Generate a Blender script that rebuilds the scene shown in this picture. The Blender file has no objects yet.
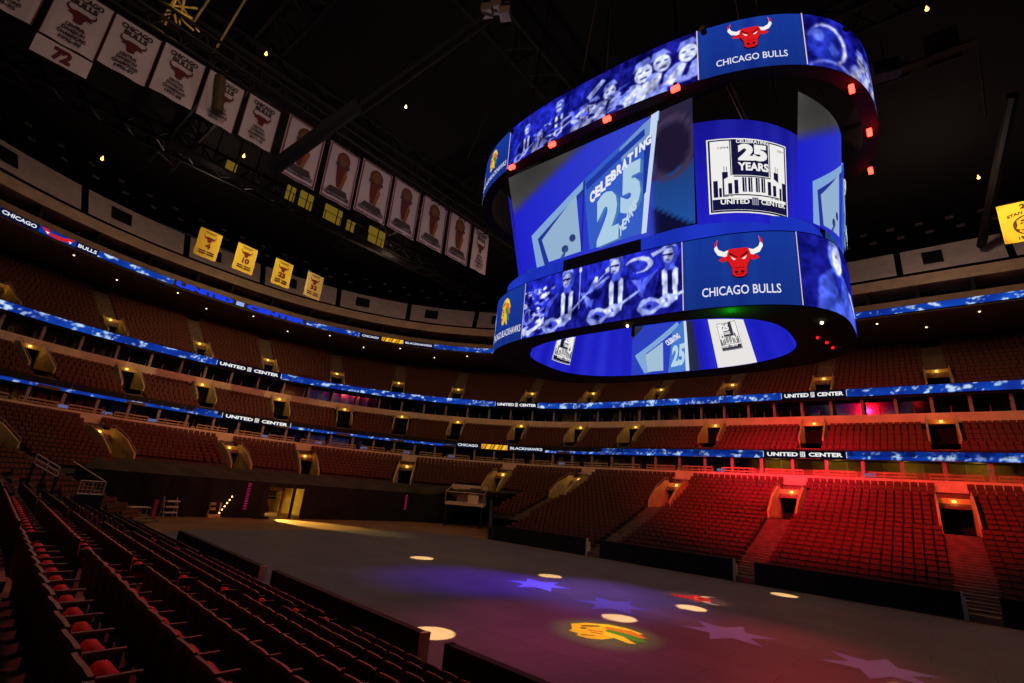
import bpy, bmesh, math, random
import numpy as np
from mathutils import Vector, Matrix, noise
from mathutils.geometry import tessellate_polygon
random.seed(7)
SC = bpy.context.scene
COL = SC.collection
PI = math.pi
sin, cos = math.sin, math.cos

# ---------------------------------------------------------------- materials
def lin(c):
    return tuple(((v/255)/12.92 if v/255 <= .04045 else ((v/255+.055)/1.055)**2.4) for v in c[:3])

def mat(name, rgb, rough=.7, metal=0., noise_scale=None, var=.35, spec=.4):
    m = bpy.data.materials.new(name); m.use_nodes = True
    nt = m.node_tree; b = nt.nodes['Principled BSDF']
    c = lin(rgb)
    b.inputs['Roughness'].default_value = rough; b.inputs['Metallic'].default_value = metal
    b.inputs['Specular IOR Level'].default_value = spec
    b.inputs['Base Color'].default_value = (*c, 1)
    if noise_scale:
        tc = nt.nodes.new('ShaderNodeTexCoord'); n = nt.nodes.new('ShaderNodeTexNoise')
        n.inputs['Scale'].default_value = noise_scale; n.inputs['Detail'].default_value = 4
        r = nt.nodes.new('ShaderNodeValToRGB')
        r.color_ramp.elements[0].position = .3; r.color_ramp.elements[1].position = .7
        r.color_ramp.elements[0].color = (*[v*(1-var) for v in c], 1)
        r.color_ramp.elements[1].color = (*[min(1, v*(1+var)) for v in c], 1)
        nt.links.new(tc.outputs['Object'], n.inputs['Vector'])
        nt.links.new(n.outputs['Fac'], r.inputs['Fac'])
        nt.links.new(r.outputs['Color'], b.inputs['Base Color'])
    return m

def attr_mat(name, emit, sampling=True, strength=1., rough=.8):
    m = bpy.data.materials.new(name); m.use_nodes = True
    nt = m.node_tree
    a = nt.nodes.new('ShaderNodeAttribute'); a.attribute_name = 'Col'
    b = nt.nodes['Principled BSDF']
    if emit:
        e = nt.nodes.new('ShaderNodeEmission'); e.inputs['Strength'].default_value = strength
        nt.links.new(a.outputs['Color'], e.inputs['Color'])
        nt.links.new(e.outputs[0], nt.nodes['Material Output'].inputs['Surface'])
        if not sampling: m.cycles.emission_sampling = 'NONE'
    else:
        b.inputs['Roughness'].default_value = rough
        nt.links.new(a.outputs['Color'], b.inputs['Base Color'])
    return m

def emat(name, rgb, strength, sampling='NONE'):
    m = bpy.data.materials.new(name); m.use_nodes = True
    nt = m.node_tree; e = nt.nodes.new('ShaderNodeEmission')
    e.inputs['Color'].default_value = (*lin(rgb), 1); e.inputs['Strength'].default_value = strength
    nt.links.new(e.outputs[0], nt.nodes['Material Output'].inputs['Surface'])
    m.cycles.emission_sampling = sampling
    return m

LED = attr_mat('led_screen', True)
LEDS = attr_mat('led_graphic', True, False)
PRINT = attr_mat('printed_cloth', False)
M_RED = mat('red_fabric_dimmed', (96, 46, 31), .85, noise_scale=30, var=.2)  # far seats: red shifted to brown to carry the dim warm light
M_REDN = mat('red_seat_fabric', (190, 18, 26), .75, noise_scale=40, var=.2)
M_SHELL = mat('dark_seat_shell', (46, 30, 28), .55, noise_scale=20)
M_RIM = mat('worn_tan_rim', (120, 88, 70), .5, noise_scale=30)
M_ARM = mat('armrest_grey', (92, 68, 68), .5)
M_CONC = mat('concrete_tread', (74, 62, 54), .85, noise_scale=1.5)
M_STEP = mat('aisle_step', (106, 88, 70), .85, noise_scale=2)
M_TAN = mat('tan_wall', (196, 172, 108), .8, noise_scale=1.2, var=.2)
M_FASCIA = mat('fascia_concrete', (214, 184, 152), .75, noise_scale=.8, var=.15)
M_DARK = mat('dark_paint', (22, 20, 20), .8, noise_scale=2)
M_BLACK = mat('black_matte', (9, 9, 10), .9, noise_scale=3)
M_ROOF = mat('roof_black', (9, 7, 7), .9, noise_scale=.3)
M_STEEL = mat('roof_steel', (26, 22, 20), .6, .3, noise_scale=.7)
M_CLOTH = mat('black_curtain', (20, 18, 20), .9, noise_scale=.8, var=.5)
M_CLOTH2 = mat('faded_cover_cloth', (50, 45, 36), .95, noise_scale=.6, var=.5)
M_GLASS = mat('suite_glass', (12, 12, 16), .08, 0, spec=.8)
M_PANEL = mat('acoustic_panel', (206, 188, 180), .9, noise_scale=1.0, var=.12)
M_COL = mat('pale_column', (150, 130, 130), .6, noise_scale=2, var=.2)
M_RAIL = mat('pale_rail', (190, 165, 150), .4, .3)
M_WALLIN = mat('suite_back_wall', (120, 104, 62), .8, noise_scale=.5)
M_SOFFIT = mat('soffit', (118, 96, 72), .85, noise_scale=.4, var=.2)
M_SILL = mat('press_box_sill', (168, 140, 104), .8, noise_scale=.6, var=.2)
M_WHITEP = mat('white_board', (205, 190, 175), .6, noise_scale=2, var=.1)
E_BULB = emat('warm_bulb', (255, 190, 80), 6)
E_BULBR = emat('orange_bulb', (255, 120, 60), 6)
E_WHITE = emat('pale_bulb', (255, 225, 170), 5)
E_RED = emat('red_lamp_glow', (255, 40, 30), 14)
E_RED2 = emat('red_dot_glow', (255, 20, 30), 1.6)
E_YEL = emat('lit_yellow_bay', (140, 112, 34), .5)
E_MAG = emat('magenta_dots', (180, 30, 90), .6)

# ---------------------------------------------------------------- helpers
def link(o, parent=None):
    COL.objects.link(o)
    if parent: o.parent = parent
    return o

def tag(o, label, cat, group=None):
    o['label'] = label; o['category'] = cat
    if group: o['group'] = group
    return o

def thing(name, label, cat, loc=(0, 0, 0), rz=0, group=None):
    o = bpy.data.objects.new(name, None); o.location = loc; o.rotation_euler = (0, 0, rz)
    return tag(link(o), label, cat, group)

def structure(o):
    o['kind'] = 'structure'; return o

class MB:
    def __init__(s): s.v = []; s.f = []; s.m = []; s.c = []
    def quad(s, pts, mi=0, col=None):
        n = len(s.v); s.v += [tuple(p) for p in pts]; s.f.append(tuple(range(n, n+len(pts)))); s.m.append(mi); s.c.append(col)
    def face(s, pts, mi=0, col=None): s.quad(pts, mi, col)
    def box8(s, p, mi=0, col=None):   # p: 4 bottom, 4 top
        for q in ((3, 2, 1, 0), (4, 5, 6, 7), (0, 1, 5, 4), (1, 2, 6, 5), (2, 3, 7, 6), (3, 0, 4, 7)):
            s.quad([p[i] for i in q], mi, col)
    def box(s, a, b, mi=0, col=None):
        x0, y0, z0 = a; x1, y1, z1 = b
        s.box8([(x0, y0, z0), (x1, y0, z0), (x1, y1, z0), (x0, y1, z0), (x0, y0, z1), (x1, y0, z1), (x1, y1, z1), (x0, y1, z1)], mi, col)
    def fbox(s, o, r, f, x0, x1, y0, y1, z0, z1, mi=0, lean=0., col=None):
        # box in a frame: o origin, r right, f forward (2d dirs), z up; lean shifts top along f
        def q(x, y, z): return (o[0]+r[0]*x+f[0]*y, o[1]+r[1]*x+f[1]*y, o[2]+z)
        s.box8([q(x0, y0, z0), q(x1, y0, z0), q(x1, y1, z0), q(x0, y1, z0),
                q(x0, y0+lean, z1), q(x1, y0+lean, z1), q(x1, y1+lean, z1), q(x0, y1+lean, z1)], mi, col)
    def tube(s, a, b, r, n=6, mi=0):
        a = Vector(a); b = Vector(b); d = (b-a).normalized()
        t = d.cross(Vector((0, 0, 1)));
        if t.length < 1e-3: t = d.cross(Vector((1, 0, 0)))
        t.normalize(); w = d.cross(t)
        ra = [a+(t*cos(2*PI*i/n)+w*sin(2*PI*i/n))*r for i in range(n)]
        rb = [p+(b-a) for p in ra]
        for i in range(n):
            j = (i+1) % n; s.quad([ra[i], ra[j], rb[j], rb[i]], mi)
        s.quad(ra[::-1], mi); s.quad(rb, mi)
    def ball(s, c, r, mi=0, n=8, m=5, sx=1, sy=1, sz=1):
        c = Vector(c)
        def p(i, j):
            t = PI*j/m; a = 2*PI*i/n
            return (c.x+r*sx*sin(t)*cos(a), c.y+r*sy*sin(t)*sin(a), c.z+r*sz*cos(t))
        for j in range(m):
            for i in range(n):
                q = [p(i, j), p(i, j+1), p(i+1, j+1), p(i+1, j)]
                if j == 0: q = [q[0], q[1], q[2]]
                elif j == m-1: q = [q[0], q[1], q[3]]
                s.face(q, mi)
    def build(s, name, mats, parent=None, smooth=False, weld=False, bevel=0):
        me = bpy.data.meshes.new(name)
        if not isinstance(mats, (list, tuple)): mats = [mats]
        for m in mats: me.materials.append(m)
        me.from_pydata(s.v, [], s.f)
        if len(mats) > 1: me.polygons.foreach_set('material_index', s.m)
        if any(c is not None for c in s.c):
            at = me.color_attributes.new('Col', 'FLOAT_COLOR', 'CORNER')
            buf = []
            for f, c in zip(s.f, s.c):
                c = c or (.5, .5, .5)
                if isinstance(c[0], (tuple, list)):
                    for q in c: buf += [q[0], q[1], q[2], 1]
                else: buf += [c[0], c[1], c[2], 1]*len(f)
            at.data.foreach_set('color', buf)
        if weld or bevel:
            bm = bmesh.new(); bm.from_mesh(me); bmesh.ops.remove_doubles(bm, verts=bm.verts, dist=1e-4)
            bmesh.ops.recalc_face_normals(bm, faces=bm.faces)
            if bevel: bmesh.ops.bevel(bm, geom=list(bm.edges), offset=bevel, segments=2, affect='EDGES', profile=.6)
            bm.to_mesh(me); bm.free()
        if smooth: me.polygons.foreach_set('use_smooth', [True]*len(me.polygons))
        me.update()
        return link(bpy.data.objects.new(name, me), parent)

_tc = {}
def text_mesh(body, bold=0., sx=1., spacing=1.):
    """2-D verts and faces of a line of text: cap height 1, centred on x."""
    k = (body, bold, sx, spacing)
    if k in _tc: return _tc[k]
    cu = bpy.data.curves.new('t', 'FONT'); cu.body = body; cu.align_x = 'CENTER'; cu.offset = bold; cu.space_character = spacing
    cu.resolution_u = 3
    ob = bpy.data.objects.new('t', cu); COL.objects.link(ob)
    bpy.context.view_layer.update()
    me = bpy.data.meshes.new_from_object(ob.evaluated_get(bpy.context.evaluated_depsgraph_get()))
    v = [(p.co.x/.70*sx, p.co.y/.70) for p in me.vertices]; f = [tuple(p.vertices) for p in me.polygons]
    bpy.data.objects.remove(ob); bpy.data.curves.remove(cu); bpy.data.meshes.remove(me)
    _tc[k] = (v, f); return _tc[k]

def clip01(poly):
    for ax, lim, sg in ((0, 0., 1), (0, 1., -1), (1, 0., 1), (1, 1., -1)):
        out = []
        for i in range(len(poly)):
            p, q = poly[i-1], poly[i]; a, b = (p[ax]-lim)*sg, (q[ax]-lim)*sg
            if (a >= 0) != (b >= 0):
                t = a/(a-b); out.append((p[0]+(q[0]-p[0])*t, p[1]+(q[1]-p[1])*t))
            if b >= 0: out.append(q)
        poly = out
        if not poly: break
    return poly
_rng = np.random.default_rng(5)
def fnoise(nu, nv, cells):
    """smooth random field of nu x nv samples with the given cell counts."""
    cu, cv = cells; g = _rng.random((cu+2, cv+2))
    x = np.linspace(0, cu, nu); y = np.linspace(0, cv, nv); i = np.minimum(x.astype(int), cu-1); j = np.minimum(y.astype(int), cv-1)
    fx = (x-i)[:, None]; fy = (y-j)[None, :]; fx = fx*fx*(3-2*fx); fy = fy*fy*(3-2*fy)
    a = g[i][:, j]; b = g[i+1][:, j]; c = g[i][:, j+1]; d = g[i+1][:, j+1]
    return a*(1-fx)*(1-fy)+b*fx*(1-fy)+c*(1-fx)*fy+d*fx*fy
def paint(pn, name, nu, nv, bg, items, parent, m, blur=1, tex=.35):
    """a soft photographic picture laid into the panel's own mesh colours: bg(U, V) tone 0..1, items polygons."""
    U, V = np.meshgrid(np.linspace(0, 1, nu+1), np.linspace(0, 1, nv+1), indexing='ij')
    t = np.clip(bg(U, V), 0, 1)
    A, Bc, C = np.array((10., 8, 80)), np.array((34., 44, 205)), np.array((205., 215, 255))
    k1 = np.clip(t/.6, 0, 1)[..., None]; k2 = np.clip((t-.6)/.4, 0, 1)[..., None]
    img = (A+(Bc-A)*k1)*(k2 <= 0)+(Bc+(C-Bc)*k2)*(k2 > 0)
    for _, pts, rgb in items:
        ins = np.zeros(U.shape, bool)
        for i in range(len(pts)):
            (x0, y0), (x1, y1) = pts[i-1], pts[i]
            if y0 == y1: continue
            ins ^= ((V >= y0) != (V >= y1)) & (U < x0+(V-y0)*(x1-x0)/(y1-y0))
        img[ins] = rgb
    for _ in range(blur):
        p = np.pad(img, ((1, 1), (1, 1), (0, 0)), 'edge')
        img = (p[:-2, 1:-1]+p[2:, 1:-1]+p[1:-1, :-2]+p[1:-1, 2:]+2*img)/6
    r = nu/max(nv, 1)
    n = sum(w*(fnoise(nu+1, nv+1, (max(2, int(c*r)), c))-.5) for c, w in ((4, .8), (9, .9), (18, .7)))
    img = np.clip(img*(1+tex*n)[..., None]+tex*28*n[..., None], 4, 255)/255
    L = np.where(img <= .04045, img/12.92, ((img+.055)/1.055)**2.4)
    vs = [pn.P(i/nu, j/nv, 0.) for i in range(nu+1) for j in range(nv+1)]
    fs = [(i*(nv+1)+j, (i+1)*(nv+1)+j, (i+1)*(nv+1)+j+1, i*(nv+1)+j+1) for i in range(nu) for j in range(nv)]
    me = bpy.data.meshes.new(name); me.materials.append(m); me.from_pydata(vs, [], fs)
    at = me.color_attributes.new('Col', 'FLOAT_COLOR', 'POINT')
    at.data.foreach_set('color', np.concatenate([L, np.ones(L.shape[:2]+(1,))], -1).astype(np.float32).ravel()); me.update()
    return link(bpy.data.objects.new(name, me), parent)

class Panel:
    """a display or cloth surface; P(u, v, off) gives the world point, W x H its size in metres."""
    def __init__(s, P, W, H): s.P = P; s.W = W; s.H = H
    def grid(s, name, nu, nv, colf, parent, m, off=0.):
        mb = MB()
        pts = [[s.P(i/nu, j/nv, off) for j in range(nv+1)] for i in range(nu+1)]
        cs = [[lin(colf(i/nu, j/nv)) for j in range(nv+1)] for i in range(nu+1)]
        for i in range(nu):
            for j in range(nv):
                mb.quad([pts[i][j], pts[i+1][j], pts[i+1][j+1], pts[i][j+1]], 0, (cs[i][j], cs[i+1][j], cs[i+1][j+1], cs[i][j+1]))
        return mb.build(name, m, parent, weld=False)
    def art(s, name, items, parent, m, du=.06, lift=.03):
        """items: ('p', pts_uv, rgb) polygons or ('t', body, u, v, height_v, rgb, opts) lettering; later items lie over earlier ones."""
        mb = MB(); z = lift
        for it in items:
            z += .006
            if it[0] == 'p':
                pts = it[1]; c = lin(it[2])
                tris = tessellate_polygon([[Vector((a, b, 0)) for a, b in pts]])
                us = [p[0] for p in pts]
                if max(us)-min(us) > du:
                    bm = bmesh.new(); vs = [bm.verts.new((a, b, 0)) for a, b in pts]
                    for t in tris:
                        try: bm.faces.new([vs[i] for i in t])
                        except ValueError: pass
                    k = math.ceil(min(us)/du)
                    while k*du < max(us):
                        bmesh.ops.bisect_plane(bm, geom=bm.verts[:]+bm.edges[:]+bm.faces[:], plane_co=(k*du, 0, 0), plane_no=(1, 0, 0)); k += 1
                    fl = [[(v.co.x, v.co.y) for v in f.verts] for f in bm.faces]
                    bm.free()
                else: fl = [[pts[i] for i in t] for t in tris]
                for f in fl:
                    f = clip01(f)
                    if len(f) > 2: mb.face([s.P(a_, b_, z) for a_, b_ in f], 0, c)
            else:
                _, body, u, v, h, rgb = it[:6]; o = it[6] if len(it) > 6 else {}
                V, F = text_mesh(body, o.get('bold', .02), o.get('sx', 1.), o.get('sp', 1.))
                hm = h*s.H
                if 'fit' in o:
                    wd = max(p[0] for p in V)-min(p[0] for p in V); k_ = o['fit']*s.W/(wd*hm); V = [(p[0]*k_, p[1]) for p in V]
                rot = o.get('rot', 0.); shear = o.get('shear', 0.); arc = o.get('arc', 0.)
                c = lin(rgb)
                def mp(p):
                    x, y = p[0]*hm, p[1]*hm
                    x += shear*y
                    y += arc*x*x
                    x, y = x*cos(rot)-y*sin(rot), x*sin(rot)+y*cos(rot)
                    return s.P(u+x/s.W, v+y/s.H, z)
                W = [mp(p) for p in V]
                for f in F: mb.face([W[i] for i in f], 0, c)
        return mb.build(name, m, parent)

def ell(cx, cy, rx, ry, n=14, rot=0):
    o = []
    for i in range(n):
        a = 2*PI*i/n; x, y = rx*cos(a), ry*sin(a)
        o.append((cx+x*cos(rot)-y*sin(rot), cy+x*sin(rot)+y*cos(rot)))
    return o

def rect(x0, y0, x1, y1): return [(x0, y0), (x1, y0), (x1, y1), (x0, y1)]

# emblem of a bull's head: local box x -.5..5, y -.45..45 (aspect given by caller)
def bull(cx, cy, w, h, mono=None, tips=True):
    R = mono or (215, 25, 30); Wh = mono or (245, 240, 235); K = (25, 8, 10) if not mono else mono
    def T(p): return [(cx+a*w, cy+b*h) for a, b in p]
    hornL = [(-.17, .28), (-.34, .22), (-.46, .30), (-.50, .42), (-.47, .60), (-.55, .48), (-.56, .30), (-.48, .14), (-.32, .07), (-.17, .12)]
    tipL = [(-.50, .42), (-.47, .60), (-.55, .48), (-.555, .36)]
    earL = [(-.2, .10), (-.40, .05), (-.47, -.02), (-.36, -.08), (-.2, -.04)]
    head = [(-.22, .27), (.22, .27), (.27, .10), (.24, -.10), (.17, -.25), (.16, -.45), (.09, -.52), (-.09, -.52), (-.16, -.45), (-.17, -.25), (-.24, -.10), (-.27, .10)]
    mir = lambda p: [(-a, b) for a, b in p][::-1]
    it = []
    if not mono: it.append(('p', T([(a*1.06, b*1.05) for a, b in head]), K))
    for p, c in ((hornL, Wh), (mir(hornL), Wh)): it.append(('p', T(p), c))
    if not mono and tips:
        it += [('p', T(tipL), R), ('p', T(mir(tipL)), R)]
    it += [('p', T(earL), R), ('p', T(mir(earL)), R), ('p', T(head), R)]
    if not mono:
        eye = [(-.19, .06), (-.06, -.04), (-.13, -.05)]
        it += [('p', T(eye), Wh), ('p', T(mir(eye)), Wh)]
        brow = [(-.22, .12), (-.03, -.01), (-.04, .03), (-.20, .16)]
        it += [('p', T(brow), K), ('p', T(mir(brow)), K)]
        nos = ell(-.07, -.40, .04, .04, 8)
        it += [('p', T(nos), K), ('p', T(mir(nos)), K), ('p', T(rect(-.1, -.30, .1, -.28)), (120, 8, 12)), ('p', T(rect(-.08, -.48, .08, -.465)), K)]
    return it

# emblem of a feathered head in profile facing left
def hawk(cx, cy, w, h, flip=1):
    def T(p): return [(cx+flip*a*w, cy+b*h) for a, b in p]
    Y = (225, 180, 40)
    it = [('p', T([(-.42, .30), (-.20, .46), (.05, .48), (.25, .38), (.32, .15), (.22, -.12), (.05, -.30), (-.10, -.44), (-.28, -.46), (-.40, -.34), (-.36, -.22), (-.48, -.14), (-.42, .02)]), Y)]
    it += [('p', T([(-.2, .44), (.1, .5), (.32, .38), (.5, .1), (.42, .05), (.22, .25), (-.05, .34)]), (240, 205, 70)),
           ('p', T([(.05, .34), (.36, .22), (.5, -.12), (.42, -.16), (.24, .05), (.02, .2)]), (215, 110, 30)),
           ('p', T([(.05, .18), (.32, .0), (.46, -.36), (.36, -.38), (.16, -.12), (.0, .05)]), (60, 130, 60)),
           ('p', T([(.0, .04), (.2, -.16), (.3, -.5), (.2, -.5), (.02, -.22), (-.08, -.1)]), (235, 195, 60)),
           ('p', T([(-.30, .26), (-.05, .36), (-.02, .30), (-.26, .20)]), (30, 15, 10)),
           ('p', T(ell(-.27, .10, .05, .04, 8)), (30, 15, 10)),
           ('p', T([(-.34, -.26), (-.16, -.24), (-.16, -.28), (-.33, -.31)]), (150, 30, 20)),
           ('p', T([(-.22, .05), (-.02, .0), (-.02, -.05), (-.22, .0)]), (190, 40, 25)),
           ('p', T([(-.20, -.06), (-.04, -.12), (-.05, -.17), (-.2, -.11)]), (190, 40, 25))]
    return it

# the anniversary emblem, drawn in a local 0..1 square and mapped by T
def anniversary(T, N=(22, 20, 60), Wh=(240, 238, 235), scale=None, Hs=1.):
    def R(a, b, c, d, col): return ('p', T([(a, b), (c, b), (c, d), (a, d)]), col)
    it = [R(0, 0, 1, 1, Wh), R(.015, .015, .985, .985, N), R(.035, .035, .965, .965, Wh),
          R(.27, .47, .73, .965, N), R(.25, .47, .262, .965, N), R(.738, .47, .75, .965, N), R(.035, .035, .965, .175, N)]
    for i, (x, w, h) in enumerate(((.05, .05, .42), (.11, .03, .32), (.15, .065, .53), (.235, .025, .40), (.742, .022, .40), (.785, .065, .56), (.86, .03, .36), (.90, .05, .44))):
        it.append(R(x, .2, x+w, h, N))
    it += [R(.165, .53, .172, .60, N), R(.193, .53, .20, .59, N), R(.80, .56, .807, .63, N), R(.828, .56, .835, .62, N)]
    it += [R(.16, .2, .84, .42, Wh), ('p', T([(.16, .42), (.25, .47), (.75, .47), (.84, .42)]), Wh), R(.27, .445, .73, .46, N), R(.16, .2, .84, .215, N)]
    for x in (.20, .27, .68, .75): it.append(R(x, .22, x+.045, .40 if .22 < x < .72 else .36, N))
    for x in (.36, .43, .52, .59): it.append(R(x, .24, x+.05, .43, N))
    for x in (.375, .445, .535, .605): it.append(R(x+.006, .24, x+.012, .43, Wh))
    c = lambda x, y: T([(x, y)])[0]
    sw = c(1, .5)[0]-c(0, .5)[0]
    def t(b, x, y, h, col, **o):
        u, v = c(x, y); o['fit'] = o.pop('w')*sw; it.append(('t', b, u, v, h*Hs, col, o))
    t('CELEBRATING', .5, .885, .05, Wh, bold=.03, w=.40)
    t('25', .5, .665, .19, Wh, bold=.07, w=.36)
    t('YEARS', .5, .515, .10, Wh, bold=.04, w=.38)
    t('UNITED', .26, .075, .06, Wh, bold=.03, w=.33); t('CENTER', .73, .075, .06, Wh, bold=.03, w=.33)
    it.append(R(.455, .06, .535, .155, (150, 150, 165)))
    for a in (.47, .49, .51): it.append(R(a, .065, a+.008, .15, N))
    t('1994', .14, .80, .03, (120, 115, 130), w=.12); t('2019', .86, .80, .03, (120, 115, 130), w=.12)
    return it

# duotone musicians and fans for the display pictures; s = height scale in v, aspect a = H/W of the panel
def musician(cx, base, s, a, flip=1, tone=1., neck=.35):
    def T(p): return [(cx+flip*x*s*a, base+y*s) for x, y in p]
    L = tuple(int(v*tone) for v in (205, 214, 255)); D = (12, 12, 84); S = (24, 26, 140); Md = (70, 86, 220)
    return [('p', T([(-.36, 0), (-.40, .30), (-.33, .50), (-.12, .61), (.12, .61), (.33, .50), (.38, .30), (.36, 0)]), S),
            ('p', T([(-.40, .30), (-.33, .50), (-.14, .60), (-.20, .52), (-.30, .40), (-.34, .25)]), Md), ('p', T([(.33, .50), (.38, .30), (.33, .28), (.28, .42), (.2, .52)]), (90, 106, 232)),
            ('p', T([(-.20, .2), (-.12, .58), (-.09, .4), (-.1, .2)]), D), ('p', T([(.20, .2), (.12, .58), (.10, .4), (.11, .2)]), D),
            ('p', T([(-.085, .15), (-.10, .56), (-.05, .60), (-.03, .5), (-.035, .15)]), L), ('p', T([(.085, .15), (.10, .56), (.05, .60), (.03, .5), (.035, .15)]), L), ('p', T([(-.03, .15), (-.025, .5), (0, .57), (.025, .5), (.03, .15)]), D),
            ('p', T([(-.06, .56), (-.055, .66), (.055, .66), (.06, .56)]), Md),
            ('p', T([(-.105, .74), (-.09, .88), (-.03, .94), (.05, .94), (.10, .87), (.11, .74), (.08, .66), (0, .62), (-.07, .66)]), (58, 70, 205)),
            ('p', T([(-.085, .80), (-.05, .86), (.03, .86), (.05, .76), (.03, .68), (-.02, .64), (-.07, .69)]), (190, 200, 255)), ('p', T([(-.10, .84), (-.08, .92), (0, .95), (.07, .92), (.09, .85), (.03, .88), (-.05, .87)]), (140, 155, 248)),
            ('p', T([(-.085, .785), (.045, .785), (.04, .755), (-.01, .75), (-.03, .765), (-.08, .755)]), D), ('p', T([(-.055, .70), (.0, .705), (.0, .69), (-.05, .685)]), (40, 48, 170)), ('p', T([(-.06, .68), (-.02, .63), (.03, .66), (.02, .69), (-.02, .66)]), (96, 110, 232)),
            ('p', T([(-.42, .10), (-.34, .01), (-.20, .02), (-.12, .08), (-.02, .08), (.06, .15), (.04, .24), (-.06, .25), (-.14, .20), (-.24, .24), (-.36, .22)]), (150, 162, 242)), ('p', T([(-.36, .12), (-.24, .06), (-.12, .13), (-.02, .15), (-.04, .2), (-.14, .16), (-.26, .19)]), (60, 70, 200)), ('p', T(ell(-.26, .12, .035, .03, 8)), D),
            ('p', T([(-.02, .16), (.62, neck+.115), (.63, neck+.145), (-.03, .20)]), (158, 172, 245)), ('p', T([(.60, neck+.09), (.73, neck+.15), (.76, neck+.20), (.70, neck+.21), (.6, neck+.165)]), L),
            ('p', T([(.33, .30), (.30, .40), (.40, neck+.02), (.45, neck+.07), (.47, neck+.02), (.42, .28)]), (110, 124, 235)), ('p', T([(.41, neck), (.45, neck+.09), (.49, neck+.08), (.48, neck)]), L), ('p', T([(-.18, .18), (-.10, .22), (-.05, .16), (-.12, .12)]), L)]

def fan(cx, base, s, a, tone=1., lean=0., hair=True):
    def T(p): return [(cx+(x+lean*y)*s*a, base+y*s) for x, y in p]
    L = tuple(int(v*tone) for v in (200, 208, 252)); D = (16, 14, 100)
    return [('p', T([(-.42, 0), (-.40, .26), (-.22, .42), (.2, .42), (.4, .26), (.44, 0)]), tuple(int(v*tone) for v in (130, 142, 232))),
            ('p', T([(-.4, .05), (-.2, .30), (-.02, .46), (.06, .40), (-.1, .18), (-.25, 0)]), L), ('p', T([(-.1, .1), (.0, .1), (.08, .38), (.0, .4)]), D),
            ('p', T(ell(.03, .62, .22, .27)), D if hair else L), ('p', T(ell(0, .58, .16, .20)), L), ('p', T([(-.2, .66), (-.14, .86), (.08, .9), (.2, .72), (.1, .76), (-.08, .74)]), (110, 122, 225)),
            ('p', T(rect(-.10, .60, -.03, .63)), D), ('p', T(rect(.04, .60, .11, .63)), D), ('p', T(rect(-.05, .47, .07, .49)), D)]

def duo(t):
    t = max(0., min(1., t)); a, b, c = (10, 8, 80), (34, 44, 205), (205, 215, 255)
    if t < .6: k = t/.6; return tuple(a[i]+(b[i]-a[i])*k for i in range(3))
    k = (t-.6)/.4; return tuple(b[i]+(c[i]-b[i])*k for i in range(3))

# ---------------------------------------------------------------- the bowl
SX, SY, RC = 23.4059, 2.2348, 32.9484
Q = RC*PI/2; LQ = SX+Q; UN = LQ+2*SY+Q
def P2(u, off):
    """plan point and outward normal on the bowl ring: u runs from the middle of the far side to the left."""
    if u < 0:
        x, y, n0, n1 = P2(-u, off); return -x, y, -n0, n1
    if u <= SX: p = (-u, SY+RC); n = (0, 1)
    elif u <= LQ:
        a = (u-SX)/RC; n = (-sin(a), cos(a)); p = (-SX+RC*n[0], SY+RC*n[1])
    elif u <= LQ+2*SY: n = (-1, 0); p = (-SX-RC, SY-(u-LQ))
    elif u <= UN:
        a = (u-LQ-2*SY)/RC; n = (-cos(a), -sin(a)); p = (-SX+RC*n[0], -SY+RC*n[1])
    else: n = (0, -1); p = (-SX+(u-UN), -SY-RC)
    sh = 0.
    if off < -2.2 and u > LQ+2*SY: sh = -.068*(-SX+u-UN-6.5) if u > UN else 2.03*(u-LQ-2*SY)/Q   # the near stand leans a little towards the floor at its far end
    return p[0]+n[0]*off, p[1]+n[1]*off+sh, n[0], n[1]
def B(u, off, z):
    x, y, _, _ = P2(u, off); return (x, y, z)
def scl(u, off):
    a = abs(u)
    return (RC+off)/RC if (SX < a < LQ or LQ+2*SY < a < UN) else 1.
def usteps(u0, u1, d=1.2):
    n = max(1, int(math.ceil((u1-u0)/d))); s = [u0+(u1-u0)*i/n for i in range(n+1)]
    return s
def sweep(mb, prof, u0, u1, mi=0, d=1.2, closed=False, caps=False):
    us = usteps(u0, u1, d)
    R = [[B(u, o, z) for o, z in prof] for u in us]
    n = len(prof)
    for i in range(len(us)-1):
        for j in range(n if closed else n-1):
            k = (j+1) % n
            mb.quad([R[i][j], R[i+1][j], R[i+1][k], R[i][k]], mi)
    if caps: mb.quad(R[0], mi); mb.quad(R[-1][::-1], mi)
def swept(name, prof, u0, u1, m, closed=True, d=1.2, parent=None):
    mb = MB(); sweep(mb, prof, u0, u1, 0, d, closed, closed); return mb.build(name, m, parent)
def rbox(o0, o1, z0, z1): return [(o0, z0), (o1, z0), (o1, z1), (o0, z1)]

U0, U1 = -34., 118.          # extent of the upper levels
OF = -20.38                  # front row of the lower tier
def rows1():
    for k in range(22):
        s = .83*k; yield k, OF+s, .15+.335*s+.0075*max(0, s-6)**2
def rows2():
    for k in range(6): yield k, .9+.85*k, 10.4+.58*k
def rows3():
    for k in range(12): yield k, 8.5+.84*k, 17.9+.60*k+.004*k*k
A1 = [-33.5, -22.2, -10.9, 0.1, 10.7, 22.6, 35., 50.4, 65.6, 75.7, 90., 104., 117.5]
A1N = [UN+SX-11.0, UN+SX-1.0, UN+SX+13]
A2 = [-31.6, -21.4, -11.2, -.7, 9.75, 20.3, 28.1, 36.3, 45.1, 52.7, 60.2, 68.2, 77., 84.5, 92.3, 100.5, 109]
A3 = [-31.9, -21.8, -11.7, -1.3, 9.2, 19.2, 28.6, 36.5, 46.2, 53.9, 61.5, 69.4, 76.9, 85.4, 93.8, 102.3, 111]
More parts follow.
